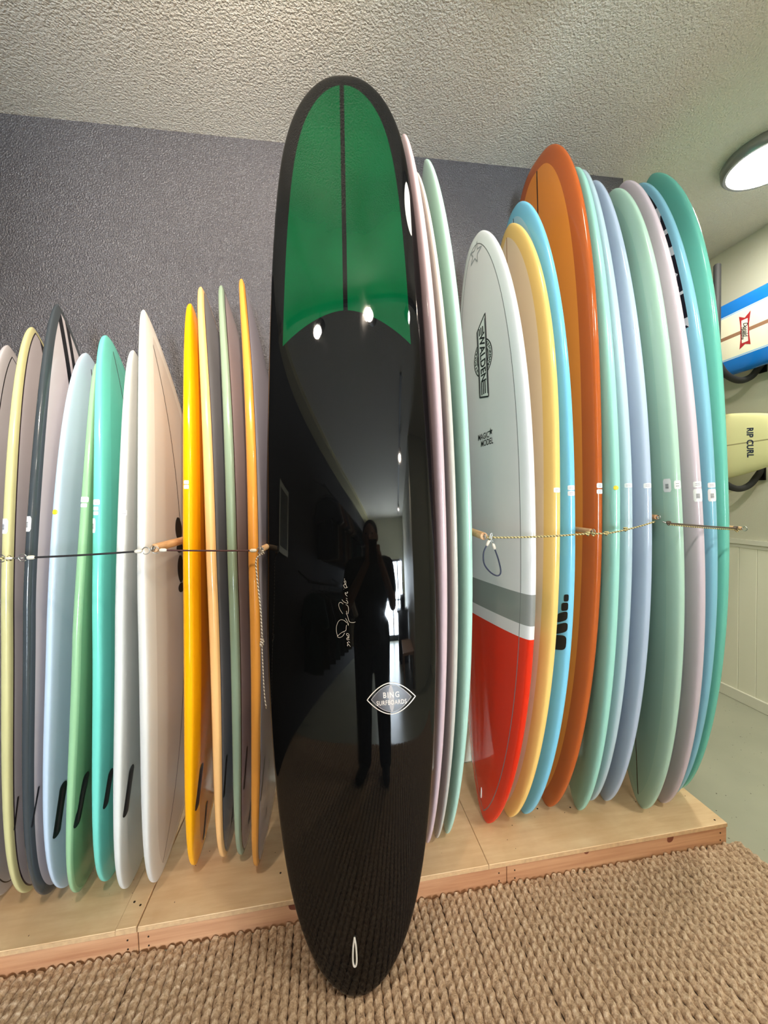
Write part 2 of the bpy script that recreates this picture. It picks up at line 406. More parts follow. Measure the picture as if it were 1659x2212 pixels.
def patch(b, parent, name, mat, l0, phi0, lh, wh, lift=.0006, round_=False, nl=6, nw=8, ):
    """thin sticker wrapped on the rail: l0/phi0 centre, lh length, wh arc width (metres)"""
    u0 = l0 / b.L; e = .01
    speed = np.linalg.norm(b.pt(np.array(u0), np.array(phi0 + e)) - b.pt(np.array(u0), np.array(phi0 - e))) / (2 * e)
    # walk the section by arc length
    phs = phi0 + np.linspace(-1.2, 1.2, 241); Q = b.pt(np.full(241, u0), phs); arc = np.concatenate([[0], np.cumsum(np.linalg.norm(np.diff(Q, axis=0), axis=1))]); arc -= arc[120]
    if round_:
        V = [(0, 0)] + [(math.cos(t) * lh / 2, math.sin(t) * wh / 2) for t in np.linspace(0, 2 * PI, 16, endpoint=False)]
        fs = [(0, 1 + k, 1 + (k + 1) % 16) for k in range(16)]
    else:
        V = [(lh * (i / nl - .5), wh * (j / nw - .5)) for i in range(nl + 1) for j in range(nw + 1)]
        c = min(lh, wh) * .14
        V = [(a - math.copysign(c * .5, a), w2 - math.copysign(c * .5, w2)) if abs(abs(a) - lh / 2) < 1e-9 and abs(abs(w2) - wh / 2) < 1e-9 else (a, w2) for a, w2 in V]
        fs = [(i * (nw + 1) + j, i * (nw + 1) + j + 1, (i + 1) * (nw + 1) + j + 1, (i + 1) * (nw + 1) + j) for i in range(nl) for j in range(nw)]
    V = np.array(V); pts = b.pt((l0 + V[:, 0]) / b.L, np.interp(V[:, 1], arc, phs), lift)
    return mobj(name, pts, fs, mat, parent, True)
def arcdecal(b, parent, name, mat, V2, fs, l0, phi0, lift=.0012):
    """artwork wrapped round the rail: x is arc length round the section, y along the board"""
    u0 = l0 / b.L; phs = phi0 + np.linspace(-1.5, 1.5, 301); Q = b.pt(np.full(301, u0), phs); arc = np.concatenate([[0], np.cumsum(np.linalg.norm(np.diff(Q, axis=0), axis=1))]); arc -= arc[150]
    V2 = np.array(V2, float); return mobj(name, b.pt((l0 + V2[:, 1]) / b.L, np.interp(V2[:, 0], arc, phs), lift), fs, mat, parent, True)
def sticker(b, root, l0, phi0, lh, wh, barcode=False, lines=True, dot=False):
    if dot: return patch(b, root, 'price_dot', M_YDOT, l0, phi0, lh, wh, round_=True)
    s = patch(b, root, 'price_sticker', M_STICK, l0, phi0, lh, wh)
    if barcode:
        x = -lh * .22
        for w in (.0011, .0007, .0016, .0007, .0012, .0006, .0014, .0008):
            patch(b, s, 'barcode_bar', M_INK, l0 + x, phi0, w, wh * .42, .0010, nl=1, nw=4); x += w + .0012
    elif lines:
        for t in (.14, -.14): patch(b, s, 'printed_line', M_GREYINK, l0 + lh * t, phi0, lh * .09, wh * .5, .0010, nl=1, nw=4)
    return s
def decal(b, parent, name, mat, V2, fs, l0, v0, side=1, lift=.0006, flip=1, rot=0.0):
    """flat artwork (x across the board, y along it) laid on the deck or bottom"""
    V2 = np.array(V2, float); c, s_ = math.cos(rot), math.sin(rot)
    V2 = np.stack([V2[:, 0] * c - V2[:, 1] * s_, V2[:, 0] * s_ + V2[:, 1] * c], 1)
    return mobj(name, b.at(l0 + V2[:, 1], v0 + flip * V2[:, 0], side, lift), fs, mat, parent, True)
def ribbon(pts, w, closed=False):
    P = np.array(pts, float); n = len(P)
    d = (np.roll(P, -1, 0) - np.roll(P, 1, 0)) if closed else np.gradient(P, axis=0)
    d /= np.maximum(np.linalg.norm(d, axis=1, keepdims=True), 1e-9); nn = np.stack([-d[:, 1], d[:, 0]], 1); w = np.full(n, w) if np.isscalar(w) else np.array(w)
    V = np.concatenate([P + nn * w[:, None] / 2, P - nn * w[:, None] / 2]); m = n if closed else n - 1
    return V, [(i, (i + 1) % n, n + (i + 1) % n, n + i) for i in range(m)]
def fan(pts):
    P = np.array(pts, float); n = len(P); return np.vstack([P.mean(0), P]), [(0, 1 + i, 1 + (i + 1) % n) for i in range(n)]
def text2d(body, size, bold=0.0, shear=0.0, spacing=1.0, sx=1.0):
    cu = bpy.data.curves.new('txt', 'FONT'); cu.body = body; cu.size = size; cu.align_x = 'CENTER'; cu.align_y = 'CENTER'; cu.offset = bold; cu.shear = shear; cu.space_character = spacing; cu.resolution_u = 3
    o = bpy.data.objects.new('txt', cu); COL.objects.link(o); dg = bpy.context.evaluated_depsgraph_get(); me = o.evaluated_get(dg).to_mesh()
    V = np.array([v.co[:2] for v in me.vertices]).reshape(-1, 2); fs = [tuple(p.vertices) for p in me.polygons]
    o.evaluated_get(dg).to_mesh_clear(); bpy.data.objects.remove(o); bpy.data.curves.remove(cu)
    if len(V): V[:, 0] *= sx
    return V, fs

SB = {  # tail x,y | nose x,y,z | yaw deg | width | rocker | outline | thickness
'L0': (-1.150, 1.545, -1.105, 1.625, 2.030, 2.5, 0.500, 0.065, (0.50, 1.90, 0.70, 2.80, 0.50), 0.045),
'L1': (-1.065, 1.540, -1.019, 1.620, 2.095, 2.5, 0.500, 0.067, (0.50, 1.89, 0.70, 2.80, 0.50), 0.050),
'L2': (-0.987, 1.520, -0.919, 1.596, 2.170, -2.0, 0.504, 0.076, (0.50, 1.64, 0.74, 2.80, 0.50), 0.043),
'L3': (-0.941, 1.537, -0.845, 1.621, 2.007, -2.1, 0.502, 0.060, (0.50, 1.97, 0.63, 2.80, 0.50), 0.043),
'L4': (-0.890, 1.511, -0.798, 1.593, 1.963, 3.4, 0.500, 0.070, (0.50, 1.57, 0.76, 2.80, 0.50), 0.045),
'L5': (-0.808, 1.535, -0.775, 1.622, 2.073, -0.3, 0.501, 0.083, (0.50, 1.59, 0.58, 2.80, 0.50), 0.056),
'L6': (-0.726, 1.495, -0.668, 1.578, 2.007, 1.2, 0.500, 0.064, (0.50, 1.73, 0.70, 2.80, 0.50), 0.054),
'L7': (-0.634, 1.481, -0.621, 1.564, 2.148, -4.8, 0.506, 0.099, (0.50, 1.73, 0.82, 2.40, 0.60), 0.056),
'L8': (-0.517, 1.524, -0.472, 1.605, 2.196, -2.4, 0.501, 0.071, (0.50, 1.89, 0.73, 2.40, 0.60), 0.060),
'L9': (-0.415, 1.539, -0.436, 1.620, 2.268, -6.9, 0.502, 0.091, (0.50, 1.70, 0.75, 2.40, 0.60), 0.056),
'L10': (-0.351, 1.536, -0.361, 1.616, 2.275, -7.6, 0.502, 0.090, (0.50, 1.67, 0.77, 2.40, 0.60), 0.056),
'L11': (-0.285, 1.478, -0.276, 1.561, 2.275, -7.4, 0.502, 0.089, (0.50, 1.59, 0.82, 2.40, 0.60), 0.056),
'R0': (0.354, 1.455, 0.340, 1.525, 2.800, -8.0, 0.558, 0.066, (0.52, 2.83, 0.53, 2.20, 0.60), 0.042),
'R1': (0.395, 1.470, 0.386, 1.540, 2.680, -8.0, 0.558, 0.066, (0.52, 2.90, 0.53, 2.20, 0.60), 0.031),
'R2': (0.441, 1.482, 0.436, 1.558, 2.754, -7.0, 0.559, 0.067, (0.52, 2.58, 0.56, 2.20, 0.60), 0.044),
'R3': (0.618, 1.500, 0.655, 1.578, 2.507, 5.5, 0.563, 0.052, (0.50, 2.70, 0.48, 2.20, 0.60), 0.054),
'R4': (0.720, 1.513, 0.805, 1.592, 2.569, 1.8, 0.561, 0.041, (0.50, 3.35, 0.64, 2.20, 0.60), 0.054),
'R5': (0.790, 1.516, 0.835, 1.593, 2.647, 0.9, 0.563, 0.054, (0.50, 2.64, 0.49, 2.20, 0.60), 0.054),
'R6': (0.909, 1.530, 0.954, 1.609, 2.873, 5.6, 0.561, 0.035, (0.50, 3.18, 0.39, 2.20, 0.60), 0.054),
'R7': (1.026, 1.491, 1.074, 1.562, 2.787, -10.5, 0.558, 0.026, (0.50, 1.55, 0.46, 2.20, 0.60), 0.054),
'R8': (1.104, 1.530, 1.125, 1.599, 2.815, -8.8, 0.559, 0.033, (0.50, 1.51, 0.48, 2.20, 0.60), 0.054),
'R9': (1.170, 1.516, 1.173, 1.587, 2.763, -8.7, 0.559, 0.042, (0.50, 1.74, 0.48, 2.20, 0.60), 0.054),
'R10': (1.296, 1.448, 1.220, 1.531, 2.684, -11.0, 0.557, 0.033, (0.50, 3.00, 0.50, 2.20, 0.60), 0.054),
'R11': (1.398, 1.460, 1.281, 1.539, 2.731, -10.3, 0.557, 0.039, (0.50, 2.68, 0.51, 2.20, 0.60), 0.054),
'R12': (1.465, 1.494, 1.396, 1.580, 2.772, -10.1, 0.555, 0.046, (0.50, 2.65, 0.57, 2.20, 0.60), 0.054),
'R13': (1.530, 1.518, 1.489, 1.605, 2.845, -6.3, 0.554, 0.034, (0.50, 3.62, 0.66, 2.20, 0.60), 0.054),
}
def sb(k):
    p = SB[k]
    return Board((p[0], p[1], PZ + (.003 if -.7 < p[0] < -.637 else 0)), p[2:5], p[6], p[9], p[7], shape=p[8], yaw=math.radians(p[5]), deck=-1)
BLK = (22, 22, 24)
SPEC = {
 'L0': dict(rail=(192, 187, 188), pin=(.0018, (40, 38, 40), .034), label='white surfboard with thin black pinline, leftmost, cut by the photo edge'),
 'L1': dict(rail=(206, 200, 146), blap=0.018, deck=(190, 182, 184), lap=.036, pin=(.0022, (52, 40, 46), .019), string=[(.014, (40, 40, 42), .03)], label='surfboard with pale yellow rail and white face edged by a dark pinline'),
 'L2': dict(rail=(64, 70, 74), blap=0.024, deck=(192, 184, 187), lap=.040, string=[(.011, BLK, -.012), (.009, BLK, .022)], label='white surfboard with charcoal rail and two black centre stripes'),
 'L3': dict(rail=(186, 204, 222), string=[(.0025, (70, 75, 80), .0)], rough=.08, label='glossy pale blue surfboard beside the charcoal railed one'),
 'L4': dict(rail=(146, 190, 146), bottom=(120, 168, 126), blap=.012, lap=.030, label='leaf green surfboard between pale blue and teal boards'),
 'L5': dict(rail=(112, 206, 190), bottom=(108, 196, 178), lap=.05, string=[(.0022, (60, 80, 75), .0)], label='teal surfboard with round nose in the left group'),
 'L6': dict(rail=(212, 213, 208), bottom=(206, 211, 206), lap=.045, rough=.3, label='short off-white surfboard right of the teal board'),
 'L7': dict(rail=(212, 209, 202), bottom=(196, 190, 182), lap=.05, string=[(.0020, (24, 24, 26), -.018)], rough=.35, label='tall white pointed surfboard with black centre line and emblem'),
 'L8': dict(rail=(246, 172, 10), bottom=(200, 128, 30), lap=.06, label='bright yellow-orange surfboard beside the tall white one'),
 'L9': dict(rail=(238, 186, 122), blap=0.016, bottom=(122, 118, 120), lap=.030, pin=(.0016, (60, 46, 50), .017), label='peach railed surfboard with grey face, right of the yellow-orange board'),
 'L10': dict(rail=(134, 152, 128), blap=0.014, bottom=(160, 146, 146), lap=.030, pin=(.0025, (52, 44, 46), .016), label='sage green railed surfboard with mauve face'),
 'L11': dict(rail=(216, 146, 62), blap=0.014, bottom=(168, 160, 168), lap=.030, pin=(.0016, (70, 56, 56), .015), label='amber railed surfboard next to the black longboard'),
 'R0': dict(rail=(206, 182, 186), label='pink and mauve longboard just right of the black one'),
 'R1': dict(rail=(196, 194, 184), pin=(.0015, (226, 220, 205), .012), label='grey-white longboard with pale edge between pink and mint boards'),
 'R2': dict(rail=(176, 214, 200), rough=.08, label='mint green longboard left of the white and red board'),
 'R3': dict(rail=(226, 224, 223), deck=(222, 214, 214), lap=.045, pin=(.0018, (120, 118, 116), .045), bands=[(.880, .991, (140, 140, 136)), (-1, .832, (214, 44, 20))], rough=.07, label='white longboard with grey band, red tail and black emblem'),
 'R4': dict(rail=(242, 202, 118), deck=(240, 216, 178), lap=.05, string=[(.0025, (170, 120, 70), 0)], label='cream surfboard with yellow rail behind the white and red one'),
 'R5': dict(rail=(126, 200, 228), deck=(166, 210, 230), lap=.05, string=[(.0025, (30, 44, 60), 0)], label='sky blue surfboard with black block emblem on its rail'),
 'R6': dict(rail=(186, 92, 40), deck=(228, 138, 54), lap=.06, string=[(.0035, (60, 30, 20), 0)], rough=.1, label='tall orange longboard with darker rust rail'),
 'R7': dict(rail=(160, 218, 202), lap=.05, label='mint surfboard directly right of the orange longboard'),
 'R8': dict(rail=(184, 206, 216), label='pale icy blue surfboard, second right of the orange longboard'),
 'R9': dict(rail=(180, 195, 216), label='pale periwinkle blue surfboard left of the wide green board'),
 'R10': dict(rail=(174, 208, 190), deck=(164, 202, 186), lap=.05, string=[(.0030, (30, 36, 32), 0)], label='wide pale green longboard with barcode label and dark centre line'),
 'R11': dict(rail=(204, 192, 202), deck=(196, 186, 198), lap=.05, label='lavender longboard right of the wide green board'),
 'R12': dict(rail=(130, 190, 212), deck=(200, 190, 200), lap=.04, label='blue longboard with black and white patterned face behind the lavender board'),
 'R13': dict(rail=(110, 196, 180), label='turquoise longboard, rightmost in the rack'),
}
STICK = {'L1': [(1.289, 3.0, .046, .030, 1)], 'L2': [(1.296, 3.02, .046, .026, 1)], 'L4': [(1.369, 3.14, .017, .028, 0), (1.350, 3.14, .012, .018, 0)],
 'L5': [(1.354, 3.13, .018, .020, 0), (1.334, 3.12, .012, .015, 0), (1.319, 3.12, .012, .015, 0), (1.280, 2.95, .046, .020, 1)], 'L6': [(1.320, 3.2, .018, .021, 0)],
 'L8': [(1.411, 3.12, .012, .016, 0), (1.396, 3.12, .013, .016, 0)], 'R4': [(1.354, 3.10, .017, .022, 0)], 'R5': [(1.360, 3.08, .017, .024, 0), (1.340, 3.08, .017, .024, 0)],
 'R6': [(1.366, 3.12, .018, .022, 0), (1.344, 3.12, .016, .022, 0)], 'R8': [(1.363, 3.08, .016, .026, 0)], 'R9': [(1.360, 3.08, .018, .026, 0)],
 'R10': [(1.360, 2.65, .048, .032, 1), (1.360, 3.10, .030, .020, 0)], 'R11': [(1.361, 3.08, .021, .026, 0), (1.322, 3.08, .046, .028, 1)], 'R12': [(1.355, 3.08, .019, .024, 0), (1.318, 3.08, .046, .026, 1)]}
DOTS = {'L3': (1.329, 3.14), 'R7': (1.355, 3.08)}
FINS = {'L1': [(.382, -.189, .105, .006, 0)], 'L2': [(.415, -.192, .120, .007, -.08)], 'L3': [(.365, -.166, .175, .034, -.03)], 'L4': [(.410, -.176, .160, .038, -.14)],
        'L5': [(.418, -.176, .120, .030, -.10)], 'L6': [(.432, -.180, .155, .032, -.09)], 'L8': [(.372, -.138, .155, .034, -.03), (.16, -.012, .165, .020, .2)], 'L9': [(.40, -.158, .150, .014, .04), (.2, -.03, .14, .014, 0)],
        'L10': [(.42, -.150, .150, .014, .02), (.2, -.03, .14, .014, 0)], 'L11': [(.42, -.160, .150, .008, 0), (.33, -.075, .24, .008, .18)]}
M_FIN = plain('black_fin_box', (20, 19, 20), .35); M_FINRIM = plain('fin_slot', (52, 40, 42), .5)
BOARDS = {}
for k, sp in SPEC.items():
    b = sb(k)
    kw = {a: c for a, c in sp.items() if a not in ('label', 'thick')}
    qm = board_material('board_' + k.lower(), **kw)
    if k == 'R12':      # black and white print on the upper deck
        lm, ed = qm.attr('lm'), qm.attr('ed'); vo = qm.n('ShaderNodeTexVoronoi', distance='CHEBYCHEV'); qm.l(qm.coord(), vo.inputs['Vector']); vo.inputs['Scale'].default_value = 30
        pr = qm.mix(qm.math('GREATER_THAN', vo.outputs['Color'], .62), lin((18, 20, 34)), lin((196, 206, 214)))
        g = qm.math('MULTIPLY', qm.math('GREATER_THAN', lm, 1.96), qm.math('GREATER_THAN', ed, .024)); g = qm.math('MULTIPLY', g, qm.math('GREATER_THAN', qm.attr('side'), 0))
        old = qm.b.inputs['Base Color'].links[0].from_socket; qm.l(qm.mix(g, old, pr), qm.b.inputs['Base Color'])
    o = hull('surfboard', b, qm.m); tag(o, sp['label'], 'surfboard', 'surfboards standing in the rack'); BOARDS[k] = (b, o)
    for (l0, ph0, lh, wh, bc) in STICK.get(k, []): sticker(b, o, l0, ph0, lh, wh, bool(bc))
    if k in DOTS: sticker(b, o, DOTS[k][0], DOTS[k][1], .016, .016, dot=True)
    for (l0, v0, ln, wd, tilt) in FINS.get(k, []):
        def cap(ln, wd): return [(math.cos(t) * wd / 2, (ln / 2 - wd / 2) * (1 if math.sin(t) >= 0 else -1) + math.sin(t) * wd / 2) for t in np.linspace(0, 2 * PI, 20, endpoint=False)]
        def ring(ln, wd):
            c = cap(ln, wd); V = [(x * s_, y) for s_ in (1, 0) for x, y in c]; return V, [(i, (i + 1) % 20, 20 + (i + 1) % 20, 20 + i) for i in range(20)]
        V, fs = ring(ln, wd); fo = decal(b, o, 'fin_box', M_FIN, V, fs, l0, v0, -1, .0008, rot=tilt)
        if wd > .01: V, fs = ring(ln * .8, wd * .35); decal(b, fo, 'fin_slot', M_FINRIM, V, fs, l0, v0, -1, .0013, rot=tilt)

# --- black spindle emblem on the tall white board
b, o = BOARDS['L7']
def spindle(l0, l1, w, n=24):
    t = np.linspace(0, 1, n); pr = w / 2 * np.clip(np.sin(PI * np.clip(t, 0.02, .98)), 0, 1) ** .45; P = [(x, l0 + (l1 - l0) * a) for a, x in zip(t, pr)] + [(-x, l0 + (l1 - l0) * a) for a, x in zip(t[::-1], pr[::-1])]
    return fan(P)
for (a, c, w) in ((1.215, 1.30, .050), (1.175, 1.208, .050), (1.07, 1.165, .048), (1.035, 1.068, .046)):
    V, fs = spindle(a, c, w); decal(b, o, 'emblem', M_INK, V, fs, 0, -.034, -1, .0008)

# --- black blocks on the sky blue board
b, o = BOARDS['R5']
for (l0, ph0, ln, wd, sk) in ((.966, 2.84, .026, .018, .003), (.933, 2.78, .030, .027, .005), (.893, 2.68, .034, .046, .014), (.850, 2.66, .036, .054, .016), (.796, 2.62, .056, .060, .010)):
    t = np.linspace(0, 2 * PI, 28, endpoint=False); P = np.stack([wd / 2 * np.sign(np.cos(t)) * np.abs(np.cos(t)) ** .5, ln / 2 * np.sign(np.sin(t)) * np.abs(np.sin(t)) ** .5], 1)
    P[:, 1] += sk * P[:, 0] / wd * 1.6
    V = np.vstack([P, P * .66, P * .33, P * 0]); fs = [(r * 28 + i, r * 28 + (i + 1) % 28, (r + 1) * 28 + (i + 1) % 28, (r + 1) * 28 + i) for r in (0, 1, 2) for i in range(28)]
    arcdecal(b, o, 'emblem_block', M_INK, V, fs, l0, ph0)

# --- white and red board: star, winged emblem with lettering, model name, leash loop
b, o = BOARDS['R3']; FL = -1       # seen from the deck side, +v runs to the left
def star(r0, r1, n=5, rot=0.0):
    return [((r0 if i % 2 == 0 else r1) * math.sin(PI * i / n + rot), (r0 if i % 2 == 0 else r1) * math.cos(PI * i / n + rot)) for i in range(2 * n)]
sp_ = np.array(star(.052, .020, 5, .35)) * (1, .8); sp_ = np.concatenate([np.linspace(sp_[i], sp_[(i + 1) % 10], 5)[:-1] for i in range(10)])
V, fs = ribbon(sp_, .0048, True); decal(b, o, 'star_outline', M_GREYINK, V, fs, 2.335, -.006, 1, .0008, FL)
LC, VC = 1.905, -.022
def arc(r, a0, a1, n=40): return [(r * math.cos(t), r * math.sin(t)) for t in np.linspace(a0, a1, n)]
M_EMW = plain('emblem_white', (216, 216, 212), .2); M_EMG = plain('emblem_grey', (96, 92, 96), .3)
for r, w in ((.072, .0055), (.045, .0055)):
    V, fs = ribbon(arc(r, 0, 2 * PI, 72)[:-1], w, True); decal(b, o, 'emblem_ring', M_INK, V, fs, LC, VC, 1, .0008, FL)
V, fs = ribbon(arc(.0585, 0, 2 * PI, 72)[:-1], .022, True); decal(b, o, 'emblem_ring', M_EMW, V, fs, LC, VC, 1, .0006, FL)
for word, a0, a1 in (('PERFORMANCE', 62, -62), ('SURFBOARDS', 242, 118)):
    n = len(word)
    for i, ch in enumerate(word):
        a = math.radians(a0 + (a1 - a0) * i / (n - 1)); V, fs = text2d(ch, .0190, .0007)
        if not len(V): continue
        rot = a - PI / 2; c, s_ = math.cos(rot), math.sin(rot)
        V = np.stack([V[:, 0] * c - V[:, 1] * s_ + .0585 * math.cos(a), V[:, 0] * s_ + V[:, 1] * c + .0585 * math.sin(a)], 1)
        decal(b, o, 'emblem_letter', M_INK, V, fs, LC, VC, 1, .0010, FL)
wing = [(-.036, .118), (.036, .165), (.036, -.165), (-.036, -.150)]
def dense(P, n=10): P = np.array(P); return np.concatenate([np.linspace(P[i], P[(i + 1) % len(P)], n)[:-1] for i in range(len(P))])
def quadgrid(p00, p10, p11, p01, nx=3, ny=14):
    p00, p10, p11, p01 = map(np.array, (p00, p10, p11, p01)); V = [(1 - j / ny) * ((1 - i / nx) * p00 + i / nx * p10) + j / ny * ((1 - i / nx) * p01 + i / nx * p11) for j in range(ny + 1) for i in range(nx + 1)]
    return np.array(V), [(j * (nx + 1) + i, j * (nx + 1) + i + 1, (j + 1) * (nx + 1) + i + 1, (j + 1) * (nx + 1) + i) for j in range(ny) for i in range(nx)]
V, fs = quadgrid((-.036, -.150), (.036, -.165), (.036, .165), (-.036, .118)); decal(b, o, 'emblem_wing', M_EMW, V, fs, LC, VC, 1, .0011, FL)
V, fs = ribbon(dense(wing, 14), .0065, True); decal(b, o, 'emblem_wing_edge', M_INK, V, fs, LC, VC, 1, .0014, FL)
for x0 in (-.032, .026):
    V, fs = quadgrid((x0, -.150), (x0 + .006, -.152), (x0 + .006, .150 if x0 > 0 else .122), (x0, .144 if x0 > 0 else .116), 1, 14); decal(b, o, 'emblem_band', M_EMG, V, fs, LC, VC, 1, .0013, FL)
for x0 in (-.016, -.002, .012):
    for y0, y1 in ((.094, .124), (-.146, -.094)):
        V, fs = quadgrid((x0 - .0042, y0), (x0 + .0042, y0), (x0 + .0042, y1), (x0 - .0042, y1), 1, 5); decal(b, o, 'emblem_stripe', M_INK, V, fs, LC, VC, 1, .0014, FL)
V, fs = text2d('WALDEN', .056, .0016, 0, 1.04, .80); V = np.stack([V[:, 1], -V[:, 0]], 1); decal(b, o, 'emblem_lettering', M_INK, V, fs, LC, VC, 1, .0016, FL)
V, fs = text2d('MAGIC', .035, .0003, .1, 1, .85); decal(b, o, 'model_lettering', M_INK, V + (-.012, .017), fs, 1.573, -.016, 1, .0010, FL)
V, fs = text2d('MODEL', .035, .0003, .1, 1, .85); decal(b, o, 'model_lettering', M_INK, V + (.014, -.012), fs, 1.573, -.016, 1, .0010, FL)
V, fs = fan(star(.016, .0065, 5)); decal(b, o, 'model_star', M_INK, V + (.048, .026), fs, 1.573, -.016, 1, .0010, FL)
M_CORD = plain('white_cord', (232, 230, 224), .6)
def leash_loop(b, o, l0, v0, ln, r, w):
    P = [(0, ln * .5), (-w * .35, ln * .2), (-w * .5, -ln * .25), (-w * .3, -ln * .46), (0, -ln * .5), (w * .3, -ln * .46), (w * .5, -ln * .25), (w * .35, ln * .2), (0, ln * .5)]
    S = spline(P, 48); pts = b.at(l0 + S[:, 1], v0 + S[:, 0], 1, r * 1.0)
    return MB().tube(pts, r, 8).build('leash_loop', M_CORD, o, True)
leash_loop(b, o, .108, .018, .042, .0014, .005)

# ------------------------------------------------------------------ the black longboard
bk = Board((.046, 1.079, .020), (.111, 1.40, 2.884), .544, .07, .05, table=BLACK_OUT, ew=(1, -.138, 0), deck=1, bpow=2.1, dexp=.5)
q = NT('black_and_green_resin'); ed, vm, lm, sd = q.attr('ed'), q.attr('vm'), q.attr('lm'), q.attr('side')
arcv = q.math('ADD', 2.052, q.math('MULTIPLY', q.math('POWER', q.math('ABSOLUTE', vm), 1.8), -1.9))
g = q.math('MULTIPLY', q.math('GREATER_THAN', lm, arcv), q.math('GREATER_THAN', ed, .050)); g = q.math('MULTIPLY', g, q.math('GREATER_THAN', q.math('ABSOLUTE', q.math('ADD', vm, .002)), .0072)); g = q.math('MULTIPLY', g, q.math('GREATER_THAN', sd, 0))
f = q.noise(q.coord(), 3.5, 3); f2 = q.noise(q.coord('Object', (3, 3, .8)), 6, 5, .6)
gr = q.ramp(f, [(.3, lin((2, 46, 24))), (.7, lin((3, 60, 33)))])
q.set(q.mix(g, lin((9, 10, 11)), gr), q.ramp(f2, [(.45, (.018,) * 3), (.8, (.075,) * 3)]), 0.0, IOR=1.47); M_BLKRES = q.m
ob = hull('longboard', bk, M_BLKRES, 260, 128)
tag(ob, 'tall glossy black longboard with green nose panel, standing on the rug', 'surfboard')
leash_loop(bk, ob, .131, -.0025, .075, .0026, .011)
# oval emblem
M_LOGOW = plain('logo_white', (226, 216, 206), .2); M_LOGOG = plain('logo_grey', (70, 66, 68), .2); M_LOGOL = plain('logo_pale', (160, 152, 148), .2)
def lens(hw, hh, n=60):
    t = np.linspace(-1, 1, n); y = hh * (1 - np.abs(t) ** 1.9) ** 1.0
    return np.concatenate([np.stack([t * hw, y], 1), np.stack([t[::-1] * hw, -y[::-1]], 1)[1:-1]])
LG, VG, RG = .823, .119, .035
def lay(name, mat, V, fs, lift): return decal(bk, ob, name, mat, V, fs, LG, VG, 1, lift, 1, RG)
V, fs = ribbon(lens(.0735, .0455), .0028, True); lay('emblem_outline', M_LOGOW, V, fs, .0010)
t = np.linspace(-1, 1, 41); hh = .0395 * (1 - np.abs(t) ** 1.9); V = np.concatenate([np.stack([t * .061, hh * s_], 1) for s_ in (1, .5, 0, -.5, -1)]); lay('emblem_ground', M_LOGOG, V, [(r * 41 + i, r * 41 + i + 1, (r + 1) * 41 + i + 1, (r + 1) * 41 + i) for r in range(4) for i in range(40)], .0006)
V, fs = ribbon(lens(.061, .0395), .0018, True); lay('emblem_outline', M_LOGOL, V, fs, .0010)
V, fs = spindle(-.038, .038, .017); lay('emblem_blade', M_LOGOL, V, fs, .0010)
V, fs = text2d('BING', .0235, .0004, 0, 1.25, .80); lay('emblem_lettering', M_LOGOW, V + (0, .0095), fs, .0014)
V, fs = text2d('SURFBOARDS', .0190, .0003, 0, 1.10, .74); lay('emblem_lettering', M_LOGOW, V + (0, -.0125), fs, .0014)
# hand written signature and number, running up the board
SIG = [[(665, 1530), (655, 1600), (640, 1690), (520, 1750), (405, 1850), (450, 1890), (500, 1880), (560, 1840), (610, 1760)], [(405, 1850), (375, 1700), (380, 1560), (430, 1430), (500, 1375), (590, 1390), (680, 1470)],
       [(640, 1330), (690, 1430), (715, 1545)], [(715, 1545), (720, 1480)], [(660, 1190), (700, 1270), (750, 1430), (850, 1465), (925, 1445)], [(670, 1120), (680, 1200)], [(580, 915), (520, 865), (465, 880), (450, 960), (490, 1080), (560, 1200)],
       [(655, 930), (715, 980), (730, 1090), (712, 1210)], [(545, 780), (600, 850), (710, 895), (700, 830), (665, 800)], [(665, 740), (700, 770)], [(700, 690), (650, 630), (640, 580), (690, 600), (715, 570), (690, 555)],
       [(600, 470), (606, 476)], [(715, 415), (640, 440), (600, 360), (660, 340), (690, 440)], [(630, 310), (660, 320), (660, 240), (620, 235), (630, 300)], [(625, 160), (630, 200)],
       [(735, 1850), (680, 1840), (665, 1780), (720, 1790), (740, 1840)], [(690, 1905), (740, 1880), (690, 1870)], [(750, 1950), (680, 1960), (670, 1910), (730, 1920)], [(675, 2030), (690, 2060), (715, 2010), (755, 2045)], [(680, 2110), (690, 2140), (700, 2080), (770, 2160)]]
for st in SIG:
    P = np.array(st, float) * .0723 + (700, 1240)          # pixels on the deck -> metres on the board
    S2 = np.stack([(P[:, 0] - 755) * .00148, (1395 - P[:, 1]) * .00143], 1)
    if len(S2) > 2: S2 = spline(S2, 10 * len(S2))
    V, fs = ribbon(S2, .0010); decal(bk, ob, 'signature_stroke', M_LOGOW, V, fs, .981, -.0037, 1, .0007)

# ------------------------------------------------------------------ pegs, ropes and bungees that hold the boards
q = NT('dowel_wood'); f1 = q.noise(q.coord('Object', (12, 2, 12)), 5, 5, .6); q.set(q.ramp(f1, [(.3, lin((176, 128, 86))), (.7, lin((222, 182, 136)))]), .5); M_DOWEL = q.m
M_STEEL = plain('zinc_steel', (176, 176, 172), .3, .9); M_BRASSEY = plain('dull_steel', (120, 104, 84), .4, .8)
q = NT('gold_braid'); wv = q.n('ShaderNodeTexWave', bands_direction='DIAGONAL'); q.l(q.coord(), wv.inputs['Vector']); wv.inputs['Scale'].default_value = 55; q.set(q.ramp(wv.outputs['Fac'], [(.35, lin((92, 78, 48))), (.65, lin((206, 190, 130)))]), .6); M_GOLD = q.m
q = NT('speckled_cord'); wv = q.n('ShaderNodeTexWave', bands_direction='DIAGONAL'); q.l(q.coord(), wv.inputs['Vector']); wv.inputs['Scale'].default_value = 60; q.set(q.ramp(wv.outputs['Fac'], [(.4, lin((120, 104, 92))), (.6, lin((228, 220, 208)))]), .7); M_SPECK = q.m
